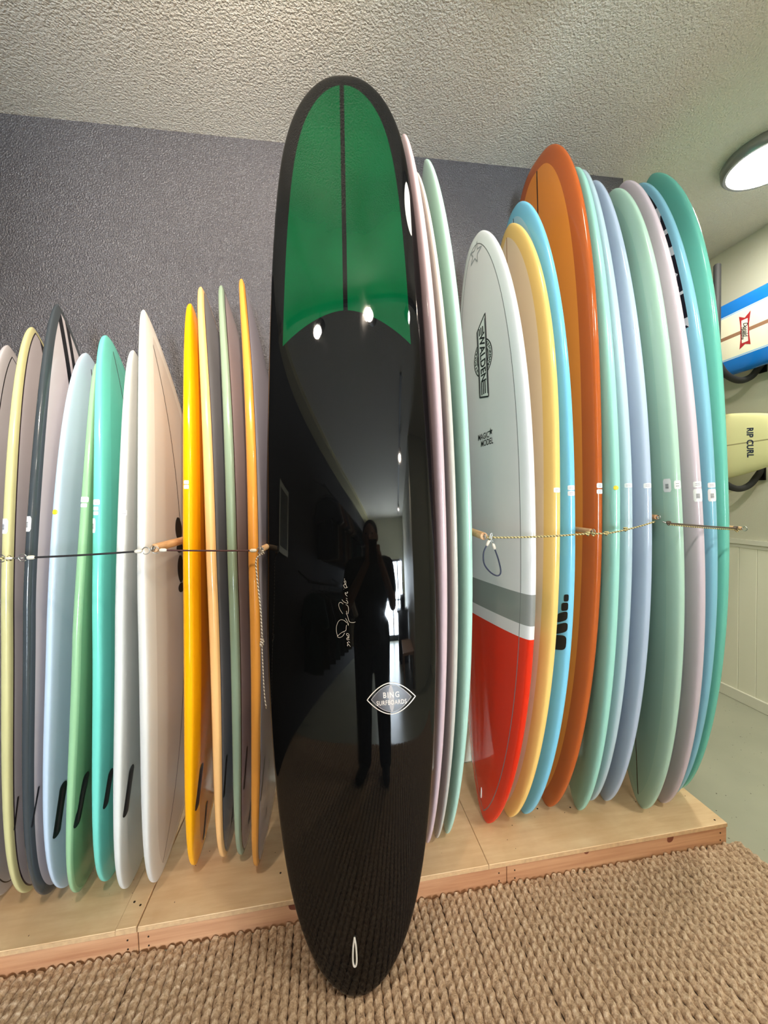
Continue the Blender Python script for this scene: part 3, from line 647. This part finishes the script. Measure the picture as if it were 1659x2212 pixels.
M_BUNGEE = plain('black_bungee', (24, 22, 22), .6); M_BUNGEE2 = plain('dark_red_bungee', (70, 34, 30), .6); M_NAVY = plain('navy_bungee', (34, 38, 62), .5); M_CAP = plain('bungee_end', (214, 206, 190), .5)
def peg(a, b_, label, r=.0125):
    a, b_ = np.array(a), np.array(b_); root = empty('rack_peg', tuple(a)); d = (b_ - a) / np.linalg.norm(b_ - a)
    MB().tube([a, b_ - d * .004, b_ - d * .001, b_], [r, r, r * .93, r * .8], 18).build('dowel', M_DOWEL, root, True, 40)
    MB().tube([a, a - d * -.006], r * 1.9, 18).build('wall_flange', M_STEEL, root, True, 40)
    MB().tube([b_, b_ + d * .006], [.0035, .0025], 10).build('screw_eye_shank', M_STEEL, root, True)
    c = b_ + d * .012; t = np.linspace(0, 2 * PI, 20, endpoint=False); MB().tube([c + .008 * (math.cos(x) * d + math.sin(x) * np.array([0, 0, 1.])) for x in t], .0016, 8, True).build('screw_eye', M_STEEL, root, True)
    fix(root); return tag(root, label, 'peg', 'wooden rack pegs')
peg((-.462, YW - .001, 1.318), (-.490, 1.225, 1.318), 'wooden peg between the tall white and yellow-orange boards')
peg((-.120, YW - .001, 1.300), (-.190, 1.236, 1.300), 'wooden peg end beside the left edge of the black longboard', .009)
peg((.600, YW - .001, 1.312), (.506, 1.200, 1.312), 'wooden peg left of the white and red longboard, bungee loop hanging from it')
peg((.925, YW - .001, 1.314), (.890, 1.205, 1.312), 'wooden peg between the sky blue and orange boards', .009)
peg((1.320, YW - .001, 1.345), (1.206, 1.275, 1.345), 'wooden peg tip in front of the wide green board', .009)
peg((1.566, YW - .001, 1.30), (1.597, 1.295, 1.287), 'wooden peg holding the rope end at the turquoise board', .007)
def sag(a, b_, s, n=24):
    t = np.linspace(0, 1, n)[:, None]; P = np.array(a) * (1 - t) + np.array(b_) * t; P[:, 2] -= (4 * s * t * (1 - t))[:, 0]; return P
def rope(name, pts, r, mat, label, ends=None, endmat=None, knots=(), cat='rope'):
    pts = np.array(pts); root = empty(name, tuple(pts[0])); MB().tube(pts, r, 10).build('cord', mat, root, True)
    for e in (ends or []):
        i, j = (0, 1) if e == 0 else (-1, -2); d = pts[i] - pts[j]; d /= np.linalg.norm(d)
        MB().tube([pts[i] - d * .010, pts[i] - d * .006, pts[i] + d * .006, pts[i] + d * .010], [r * 1.1, r * 2.1, r * 2.1, r * .9], 12).build('end_cap', endmat or M_CAP, root, True, 40)
        c = pts[i] + d * .020; up = np.array([0, 0, 1.]); t = np.linspace(.3, 5.6, 22)
        MB().tube([c + .010 * (-math.cos(x) * d + math.sin(x) * up) for x in t], .0014, 7).build('wire_hook', M_STEEL, root, True)
    for kpt in knots:
        kp = np.array(kpt); m = MB(); t = np.linspace(0, 2 * PI, 24, endpoint=False)
        m.tube([kp + .0045 * np.array((math.sin(2 * x) * .9, math.cos(3 * x) * .8, math.sin(x) * 1.2)) for x in t], r * 1.0, 8, True); m.build('knot', mat, root, True)
    fix(root); return tag(root, label, cat, 'cords tied across the boards')
rope('bungee', sag((-.808, 1.222, 1.307), (-.532, 1.222, 1.311), .0015), .0028, M_BUNGEE, 'black bungee cord across the left pale boards', (0, 1), cat='bungee')
rope('bungee', sag((-.466, 1.222, 1.311), (-.215, 1.228, 1.297), .001), .0026, M_BUNGEE2, 'dark red bungee cord across the yellow, peach, sage and amber boards', (0, 1), cat='bungee')
rope('braided_rope', sag((-1.10, 1.245, 1.306), (-.868, 1.232, 1.307), .002), .0028, M_GOLD, 'gold braided rope at the left photo edge over the pale yellow rail', (), knots=[(-.868, 1.232, 1.307)])
rope('braided_rope', sag((.512, 1.190, 1.309), (.868, 1.190, 1.307), .004), .0030, M_GOLD, 'gold braided rope across the white, cream and sky blue boards', (), knots=[(.522, 1.190, 1.307), (.866, 1.190, 1.306)])
rope('braided_rope', np.vstack([sag((.876, 1.188, 1.306), (.935, 1.184, 1.305), .0, 5)[:-1], sag((.935, 1.184, 1.305), (1.108, 1.180, 1.338), .003, 18)]), .0027, M_GOLD, 'gold braided rope from the orange board to the wide green board', (), knots=[(.885, 1.188, 1.305), (.93, 1.184, 1.305), (1.0, 1.183, 1.316)])
rope('braided_rope', sag((1.150, 1.172, 1.328), (1.490, 1.225, 1.292), .002), .0022, M_GOLD, 'gold rope, lower of the pair across the lavender and turquoise boards', (), knots=[(1.486, 1.225, 1.293), (1.492, 1.226, 1.290)])
rope('bungee', sag((1.145, 1.170, 1.333), (1.494, 1.224, 1.297), .001), .0026, plain('brown_bungee', (84, 70, 56), .6), 'brown bungee, upper of the pair across the lavender and turquoise boards', (), knots=[(1.152, 1.170, 1.332), (1.484, 1.224, 1.298)], cat='bungee')
rope('rope_hook', sag((-.866, 1.228, 1.307), (-.828, 1.226, 1.306), .0, 4), .0018, M_STEEL, 'steel hook joining rope and bungee at the charcoal railed board', (0,), cat='hook')
rope('rope_hook', sag((1.136, 1.178, 1.338), (1.150, 1.172, 1.331), .0, 4), .0018, M_STEEL, 'small steel hook joining the ropes at the wide green board', (), cat='hook')
lp = spline([(.512, 1.184, 1.292), (.498, 1.186, 1.262), (.500, 1.188, 1.225), (.522, 1.190, 1.196), (.545, 1.190, 1.184), (.556, 1.189, 1.196), (.548, 1.187, 1.235), (.532, 1.185, 1.280)], 60)
rope('bungee_loop', lp, .0024, M_NAVY, 'dark navy bungee loop hanging in front of the white longboard', (0, 1), cat='bungee')
rope('dangling_string', spline([(-.190, 1.224, 1.288), (-.207, 1.222, 1.268), (-.206, 1.222, 1.21), (-.200, 1.222, 1.12), (-.199, 1.223, 1.03)], 40), .0024, M_SPECK, 'pale speckled cord hanging down the amber board, knotted at its end', (), knots=[(-.199, 1.223, 1.022), (-.201, 1.222, 1.012), (-.189, 1.226, 1.291)], cat='cord')
rope('dangling_string', spline([(-.200, 1.222, 1.015), (-.200, 1.222, .95), (-.199, 1.222, .86), (-.195, 1.222, .812)], 30), .0018, M_SPECK, 'thin lower cord dangling between the amber and black boards', (), cat='cord')

# ------------------------------------------------------------------ boards hung on the right wall
M_FOAM = plain('black_foam', (34, 34, 35), .7)
def cradle(y, z, label, up=.60, x0=XR, out=.34):
    root = empty('wall_cradle', (x0, y, z)); xf = x0 - out; r = .105
    pts = [(x0 - .005, y, z + .115), (x0 - .04, y, z + .075), (x0 - .09, y, z + .025), (x0 - .16, y, z), (x0 - .23, y, z + .012), (x0 - .29, y, z + .05), (xf + .005, y, z + .11)]
    MB().tube(spline(pts, 48), .019, 14).build('padded_hook', M_FOAM, root, True, 50)
    MB().tube([(xf, y, z + .085), (xf, y, z + up - .006), (xf, y, z + up)], [.019, .019, .015], 16).build('padded_upright', M_FOAM, root, True, 50)
    MB().box((x0 - .010, y - .022, z + .05), (x0, y + .022, z + .20)).build('wall_plate', M_BLKMETAL, root)
    fix(root); return tag(root, label, 'board rack', 'padded wall cradles')
cradle(2.10, 2.105, 'black padded wall cradle under the blue striped board', .69)
cradle(2.10, 1.435, 'black padded wall cradle under the pale yellow board', .60)
cradle(.95, 2.165, 'nearer black padded wall cradle for the blue striped board', .66); cradle(3.30, 1.400, 'farther black padded wall cradle for the pale yellow board', .60)
wb1 = Board((2.565, 3.40, 2.350), (2.565, .55, 2.430), .46, .065, .02, shape=(.5, 3.4, .5, 3.4, .5), ew=(0, .0, 1), deck=1)
qm = board_material('board_blue_cream', rail=(24, 112, 196), deck=(232, 228, 204), lap=.090, pin=(.004, (150, 190, 220), .096), string=[(.011, (150, 112, 88), 0)])
if np.dot(wb1.ed, (1, 0, 0)) > 0: wb1.ed = -wb1.ed
wo = hull('surfboard', wb1, qm.m); tag(wo, 'cream longboard with blue rails hung on the right wall', 'surfboard', 'boards hung on the right wall')
wb2 = Board((2.58, 3.75, 1.680), (2.58, 1.62, 1.725), .50, .06, .02, shape=(.5, 2.0, .75, 2.2, .6), ew=(0, 0, 1), deck=1)
if np.dot(wb2.ed, (1, 0, 0)) > 0: wb2.ed = -wb2.ed
qm = board_material('board_pale_yellow', rail=(226, 222, 166), string=[(.0035, (160, 152, 110), 0)], lap=.04)
wo2 = hull('surfboard', wb2, qm.m); tag(wo2, 'pale yellow surfboard hung on the right wall under the blue railed one', 'surfboard', 'boards hung on the right wall')
def wdecal(b, parent, name, mat, V, fs, yc, rot=0.0, lift=.0008, vc=0.0):
    """artwork on a wall board: x to the viewer's right (-Y), y up"""
    lc = (yc - b.T[1]) / (b.el[1]); V = np.array(V, float); c, s_ = math.cos(rot), math.sin(rot); V = np.stack([V[:, 0] * c - V[:, 1] * s_, V[:, 0] * s_ + V[:, 1] * c], 1)
    sgn = 1 if b.ew[2] > 0 else -1
    return mobj(name, b.at(lc + V[:, 0], vc + sgn * V[:, 1], 1, lift), fs, mat, parent, True)
M_RED = plain('logo_red', (168, 44, 50), .3); M_IVORY = plain('logo_ivory', (236, 228, 214), .3); M_RIP = plain('logo_navy', (40, 48, 76), .4)
yl = 2.055
frm = [(-.050, .150), (-.038, .06), (-.038, -.06), (-.052, -.150), (0, -.120), (.046, -.140), (.038, -.05), (.038, .05), (.052, .160), (0, .118)]
V, fs = fan(np.array(frm) * .66); wdecal(wb1, wo, 'emblem_frame', M_RED, V, fs, yl, 0, .0009)
V, fs = quadgrid((-.018, -.068), (.018, -.068), (.018, .068), (-.018, .068), 2, 8); wdecal(wb1, wo, 'emblem_panel', M_IVORY, V, fs, yl, 0, .0013)
V, fs = text2d('Donald', .036, .0004, .35, .9, .85); wdecal(wb1, wo, 'emblem_lettering', M_INK, V + (-.008, .004), fs, yl, -PI / 2, .0017)
V, fs = text2d('Takayama', .026, .0003, .35, .9, .85); wdecal(wb1, wo, 'emblem_lettering', M_INK, V + (.006, -.011), fs, yl, -PI / 2, .0017)
V, fs = text2d('RIP CURL', .052, .0014, .15, 1.05, .80); wdecal(wb2, wo2, 'lettering', M_RIP, V, fs, 2.035, -PI / 2, .0010)

# ------------------------------------------------------------------ lights
M_FIXT = plain('brushed_fixture', (150, 150, 148), .35, .5); M_TRACK = plain('track_black', (22, 22, 23), .5, .3)
for cx_, cy_, st_, lab in ((2.175, 1.65, DISC_STRENGTH, 'round flush ceiling light with grey rim near the right wall'), (1.75, -.40, FILL_DISC_STRENGTH, 'added round fill light on the ceiling behind the photographer on the right'), (.64, .84, DISC2_STRENGTH, 'round flush ceiling light above the rug, seen as a streak on the black longboard rail')):  # disc behind the photographer is an added fill for right wall, floor and rug
    dl = empty('ceiling_light', (cx_, cy_, H)); tag(dl, lab, 'ceiling light', 'round flush ceiling lights')
    MB().lathe([(.0, 0), (.178, 0), (.184, -.010), (.182, -.040), (.172, -.052), (.160, -.052)], (cx_, cy_, H), 64).build('rim', M_FIXT, dl, True, 50)
    MB().lathe([(.160, -.050), (.12, -.058), (.06, -.062), (.0001, -.063)], (cx_, cy_, H), 64).build('diffuser', emit('lit_diffuser', (1.0, .96, .84), st_), dl, True); fix(dl)
def spot(name, loc, target, energy, color, size=95, blend=.9, rad=.035):
    ld = bpy.data.lights.new(name, 'SPOT'); ld.energy = energy; ld.color = color; ld.spot_size = math.radians(size); ld.spot_blend = blend; ld.shadow_soft_size = rad
    o = bpy.data.objects.new(name, ld); COL.objects.link(o); o.location = loc; d = Vector(target) - Vector(loc); o.rotation_euler = d.to_track_quat('-Z', 'Y').to_euler(); return o
M_BULB = emit('lit_bulb', NEUTRAL, BULB_STRENGTH)
def track_head(x, y, target, energy, color, label, size=95):
    z = H - .15; p = np.array((x, y, z)); d = np.array(target) - p; d /= np.linalg.norm(d)
    root = empty('track_spotlight', (x, y, H))
    MB().tube([(x, y, H - .03), (x, y, z)], .008, 10).build('stem', M_TRACK, root, True)
    MB().tube([p - d * .05, p - d * .045, p + d * .06], [.030, .042, .046], 20).build('housing', M_TRACK, root, True, 40)
    MB().tube([p + d * .0605, p + d * .062], .036, 20).build('lamp_face', M_BULB, root)
    fix(root); tag(root, label, 'spotlight', 'ceiling track spotlights')
    spot('track_lamp', tuple(p + d * .10), target, energy, color, size)
def track(a, b_, label):
    o = MB().box(a, b_).build('light_track', M_TRACK); tag(o, label, 'light track')
track((.46, -7.6, H - .03), (.50, -.9, H), 'long black ceiling light track down the hall, reflected in the black longboard')
track((-1.0, .05, H - .03), (1.45, .09, H), 'black ceiling light track just above the photographer')
track_head(.06, .07, (-.32, 1.87, 2.25), TRACK_A, WARM, 'track spotlight above the photographer, brightest in the longboard reflection', 80)
track_head(-.43, .07, (-.75, 1.50, 1.0), TRACK_B, WARM, 'track spotlight left of the photographer, reflected in the green nose', 92)
track_head(.56, .10, (2.70, 1.95, .9), TRACK_E, NEUTRAL, 'track spotlight aimed at the right longboards and wall', 58)
track_head(.48, -2.6, (.0, -2.0, 0), TRACK_HALL, WARM, 'hall track spotlight nearer the photographer', 130)
track_head(.48, -6.1, (.0, -5.6, 0), TRACK_HALL, WARM, 'hall track spotlight nearer the glass door', 130)

# ------------------------------------------------------------------ the shop hall behind, seen only in the longboard's gloss
rail = empty('clothes_rail', (XL, -3.6, 1.9)); tag(rail, 'upper black wall clothes rail along the left hall, seen in the reflection', 'clothes rail')
MB().tube([(XL + .28, -6.9, 2.36), (XL + .28, -1.9, 2.36)], .014, 12).build('rail', M_BLKMETAL, rail, True)
for y in (-6.8, -5.2, -3.6, -2.0): MB().tube([(XL, y, 2.46), (XL + .28, y, 2.36)], .011, 10).build('bracket', M_BLKMETAL, rail, True)
fix(rail)
rail2 = empty('clothes_rail', (XL, -3.6, 1.27)); tag(rail2, 'lower black wall clothes rail along the left hall, seen in the reflection', 'clothes rail')
MB().tube([(XL + .28, -5.6, 1.27), (XL + .28, -1.1, 1.27)], .014, 12).build('rail', M_BLKMETAL, rail2, True)
for y in (-5.5, -3.3, -1.2): MB().tube([(XL, y, 1.37), (XL + .28, y, 1.27)], .011, 10).build('bracket', M_BLKMETAL, rail2, True)
fix(rail2)
def garment_mesh(seed):
    r = np.random.default_rng(seed); out = [(-.02, .0), (-.09, -.015), (-.21, -.06), (-.30, -.30), (-.23, -.34), (-.19, -.24), (-.20, -.72), (0, -.73), (.20, -.72), (.19, -.24), (.23, -.34), (.30, -.30), (.21, -.06), (.09, -.015), (.02, .0)]
    P = np.array(out); n = len(P); V = []; fs = []
    C_ = P.mean(0)
    rings = [(1.0, .004), (.8, .016), (.45, .022), (0.0, .024)]
    for sgn in (1, -1):
        base = len(V)
        for s_, t in rings:
            for p in P: 
                pp = C_ + (p - C_) * s_; V.append((pp[0], sgn * t + .012 * math.sin(pp[0] * 30 + seed) * abs(pp[1]), pp[1]))
        for k in range(3):
            for i in range(n):
                a, c = base + k * n + i, base + k * n + (i + 1) % n; f = (a, c, c + n, a + n); fs.append(f if sgn < 0 else f[::-1])
    for i in range(n):
        a, c = i, (i + 1) % n; fs.append((a, c, 4 * n + c, 4 * n + a))
    return V, fs
GC = [(40, 44, 60), (28, 28, 30), (120, 110, 96), (170, 160, 146), (36, 62, 66), (90, 60, 50)]
gm = []
for i, c in enumerate(GC):
    V, fs = garment_mesh(i); me = bpy.data.meshes.new('shirt'); me.from_pydata(V, [], fs); me.update(); me.materials.append(mottled('cloth_%d' % i, c, .85, .1, 12)); me.polygons.foreach_set('use_smooth', [True] * len(me.polygons)); gm.append(me)
hm = MB().tube(spline([(-.19, 0, -.055), (-.10, 0, -.005), (0, 0, .02), (.10, 0, -.005), (.19, 0, -.055)], 24), .004, 8).tube(spline([(0, 0, .02), (0, 0, .05), (.012, 0, .075), (0, 0, .092), (-.014, 0, .084)], 20), .002, 6).build('hanger', M_BLKMETAL); hmesh = hm.data; bpy.data.objects.remove(hm)
names = ['navy', 'black', 'taupe', 'pale grey', 'dark teal', 'brown']
ORD = 'first second third fourth fifth sixth seventh eighth ninth tenth eleventh twelfth thirteenth fourteenth fifteenth sixteenth seventeenth eighteenth nineteenth twentieth'.split() + ['twenty-' + w for w in ('first', 'second', 'third', 'fourth', 'fifth', 'sixth')]
for i in range(40):
    k = int(RNG.integers(6)); g = bpy.data.objects.new('hanging_shirt', gm[k]); link(g); up = i < 26; j = i if up else i - 26
    g.location = (XL + .28, -2.08 - j * .18 if up else -1.3 - j * .30, 2.268 if up else 1.178); g.rotation_euler = (0, 0, float(RNG.normal(0, .08)))
    tag(g, '%s shirt, %s from the near end of the %s hall clothes rail' % (names[k], ORD[j], 'upper' if up else 'lower'), 'shirt', 'shirts on the clothes rails'); h_ = bpy.data.objects.new('hanger', hmesh); link(h_, g)
# framed poster and counter
pf = empty('framed_poster', (XL, -.35, 1.75)); tag(pf, 'cream framed poster on the left wall, seen in the reflection', 'poster')
MB().box((XL + .001, -.62, 1.45), (XL + .025, -.12, 2.0)).build('frame', M_CREAMTRIM, pf); MB().box((XL + .025, -.57, 1.50), (XL + .028, -.17, 1.95)).build('print', mottled('poster_print', (86, 84, 66), .6, .5, 6), pf); fix(pf)
ct = empty('display_counter', (.35, -5.2, 0)); tag(ct, 'dark display counter near the glass door, seen in the reflection', 'counter')
M_DKWOOD = mottled('dark_wood', (52, 38, 30), .5, .2, 9)
bevel(MB().box((.22, -5.8, .82), (.75, -4.6, .86)).build('counter_top', M_DKWOOD, ct), .004); MB().box((.26, -5.76, .05), (.72, -4.64, .82)).build('body', M_DKWOOD, ct); MB().box((.30, -5.72, 0), (.70, -4.68, .05)).build('plinth', M_BLKMETAL, ct); fix(ct)
for i, (y, h, c) in enumerate(((-5.5, .20, (120, 100, 80)), (-5.1, .14, (60, 70, 90)), (-4.8, .24, (40, 40, 44)))):
    bx = empty('shop_box', (.48, y, .86)); bevel(MB().box((.38, y - .09, .861), (.58, y + .09, .86 + h)).build('carton', mottled('carton_%d' % i, c, .8, .1, 10), bx), .004); MB().box((.375, y - .095, .86 + h), (.585, y + .095, .86 + h + .02)).build('lid', mottled('carton_lid_%d' % i, tuple(int(x * .8) for x in c), .8, .1, 10), bx); fix(bx)
    tag(bx, ['brown lidded carton on the hall counter, farthest back', 'slate blue lidded carton in the middle of the hall counter', 'black lidded carton on the hall counter, nearest'][i], 'box')
bn = empty('wood_bench', (.55, -3.3, 0)); tag(bn, 'low wooden bench against the hall right wall', 'bench'); bevel(MB().box((.36, -4.1, .40), (.78, -2.7, .44)).build('seat', M_PINE, bn), .004)
for x in (.39, .75):
    for y in (-4.05, -2.75): MB().box((x - .02, y - .02, 0), (x + .02, y + .02, .40)).build('leg', M_PINE, bn)
fix(bn)

# ------------------------------------------------------------------ the photographer, reflected in the black board
def remeshed(name, parts, mat, parent=None, voxel=.008, smooth=4):
    m = MB()
    for kind, *a in parts:
        if kind == 'limb':
            pts, rad = np.array(a[0], float), np.array(a[1], float)
            if len(pts) == 2: pts = np.array([pts[0], (pts[0] + pts[1]) / 2, pts[1]]); rad = np.array([rad[0], (rad[0] + rad[1]) / 2, rad[1]])
            m.tube(spline(pts, 8 * len(pts)), np.interp(np.linspace(0, 1, len(spline(pts, 8 * len(pts)))), np.linspace(0, 1, len(rad)), rad), 14); m.ball(pts[0], rad[0] * .99); m.ball(pts[-1], rad[-1] * .99)
        else: m.ball(a[0], a[1], 20, 14)
    o = m.build(name, mat, parent, True)
    r = o.modifiers.new('remesh', 'REMESH'); r.mode = 'VOXEL'; r.voxel_size = voxel; r.use_smooth_shade = True
    s = o.modifiers.new('smooth', 'SMOOTH'); s.factor = .5; s.iterations = smooth
    return o
M_SKIN = plain('skin', (150, 112, 90), .55); M_SHIRT = mottled('black_tshirt', (26, 27, 30), .85, .1, 14); M_JEAN = mottled('dark_trousers', (30, 32, 38), .85, .12, 20); M_SHOE = plain('black_shoe', (20, 20, 22), .5); M_HAIR = plain('dark_hair', (34, 28, 25), .7); M_EYE = plain('eye', (40, 34, 30), .2)
px, py, G0 = -.07, -.42, .018
def A(x, y, z): return (px + x, py + y, z if z < .8 else .8 + (z - .8) * .955)
hl, hr = (-.046, -.028, 1.405), (.046, -.028, 1.405)         # hands on the phone's edges
body = [('limb', [A(0, -.01, .90), A(0, -.015, 1.05), A(0, .0, 1.22), A(0, -.01, 1.36)], [.115, .112, .125, .105]), ('ball', A(-.07, 0, .92), (.10, .10, .11)), ('ball', A(.07, 0, .92), (.10, .10, .11)),
        ('limb', [A(-.13, -.01, 1.36), A(.13, -.01, 1.36)], [.065, .065]), ('limb', [A(0, -.015, 1.38), A(0, .005, 1.50)], [.060, .052]),
        ('ball', A(0, .02, 1.585), (.073, .092, .108)), ('ball', A(0, .055, 1.535), (.052, .055, .050)), ('limb', [A(0, .108, 1.585), A(0, .122, 1.560)], [.010, .014]), ('ball', A(-.074, .01, 1.575), (.012, .022, .032)), ('ball', A(.074, .01, 1.575), (.012, .022, .032)), ('limb', [A(-.022, .104, 1.533), A(.022, .104, 1.533)], [.008, .008])]
for s_, h in ((-1, hl), (1, hr)):
    sh, elb = A(s_ * .185, -.01, 1.35), A(s_ * .235, .05, 1.085); w = (h[0] + s_ * .012, h[1] - .055, h[2] - .055)
    body += [('limb', [sh, A(s_ * .22, .0, 1.22), elb], [.058, .050, .042]), ('limb', [elb, tuple((np.array(elb) + np.array(w)) / 2 + (s_ * .01, 0, -.01)), w], [.042, .038, .027]), ('limb', [w, (h[0] + s_ * .006, h[1] - .012, h[2] - .012)], [.025, .022])]
    for fi in range(4):
        z = h[2] + .030 - fi * .019; ln = (.9, 1.0, .96, .78)[fi]
        body.append(('limb', [(h[0] + s_ * .008, h[1] - .016, z - .012), (h[0] + s_ * .014, h[1] + .012, z), (h[0] + s_ * .002, h[1] + .022 * ln + .002, z + .003), (h[0] - s_ * .014 * ln, h[1] + .024, z + .004)], [.0085, .0080, .0075, .0068]))
    body.append(('limb', [(h[0] + s_ * .002, h[1] - .024, h[2] - .030), (h[0] - s_ * .006, h[1] - .018, h[2] - .004), (h[0] - s_ * .016, h[1] - .012, h[2] + .014)], [.0105, .0095, .008]))
    hip = A(s_ * .085, 0, .90)
    body += [('limb', [hip, A(s_ * .095, .012, .50)], [.088, .056]), ('limb', [A(s_ * .095, .012, .50), A(s_ * .10, -.02, .33), A(s_ * .105, -.03, .11)], [.055, .056, .036])]
person = remeshed('person', body, M_SKIN); tag(person, 'person in black shirt and dark trousers photographing, seen reflected in the black longboard', 'person')
sh = [('limb', [A(0, -.01, .88), A(0, -.012, 1.05), A(0, .0, 1.22), A(0, -.01, 1.35)], [.150, .140, .150, .120]), ('ball', A(-.08, 0, 1.2), (.10, .115, .2)), ('ball', A(.08, 0, 1.2), (.10, .115, .2)), ('limb', [A(-.15, -.01, 1.36), A(.15, -.01, 1.36)], [.078, .078])]
for s_ in (-1, 1): sh.append(('limb', [A(s_ * .185, -.01, 1.35), A(s_ * .218, .0, 1.20)], [.078, .070]))
remeshed('tshirt', sh, M_SHIRT, person, .010)
tr = [('limb', [A(-.07, 0, .92), A(.07, 0, .92)], [.118, .118])]
for s_ in (-1, 1): tr += [('limb', [A(s_ * .085, 0, .88), A(s_ * .095, .012, .50)], [.104, .076]), ('limb', [A(s_ * .095, .012, .50), A(s_ * .10, -.02, .33), A(s_ * .105, -.028, .10)], [.076, .072, .064])]
remeshed('trousers', tr, M_JEAN, person, .010)
for s_ in (-1, 1): remeshed('shoe', [('limb', [A(s_ * .105, -.05, G0 + .045), A(s_ * .115, .06, G0 + .043), A(s_ * .125, .15, G0 + .036)], [.044, .042, .035])], M_SHOE, person, .008)
remeshed('hair', [('ball', A(0, .004, 1.612), (.079, .096, .092))], M_HAIR, person, .008)
for s_ in (-1, 1): MB().ball(A(s_ * .030, .098, 1.592), (.011, .008, .006)).build('eye', M_EYE, person, True)
ph = empty('phone', (0, -.03, 1.385)); tag(ph, 'dark smartphone held up by the reflected person', 'phone')
bevel(MB().box((-.036, -.036, 1.330), (.036, -.028, 1.478)).build('case', plain('phone_case', (24, 25, 28), .3), ph), .004, 3)
MB().box((-.033, -.0366, 1.335), (.033, -.036, 1.473)).build('screen', emit('phone_screen', (.5, .55, .6), .6), ph)
bevel(MB().box((-.033, -.028, 1.435), (-.002, -.0255, 1.470)).build('camera_bump', plain('phone_glass', (16, 17, 20), .1), ph), .003, 2)
for lx, lz in ((-.026, 1.462), (-.010, 1.444)): MB().tube([(lx, -.0255, lz), (lx, -.0235, lz)], .006, 16).build('lens', plain('lens_glass', (8, 8, 12), .05), ph)
fix(ph)
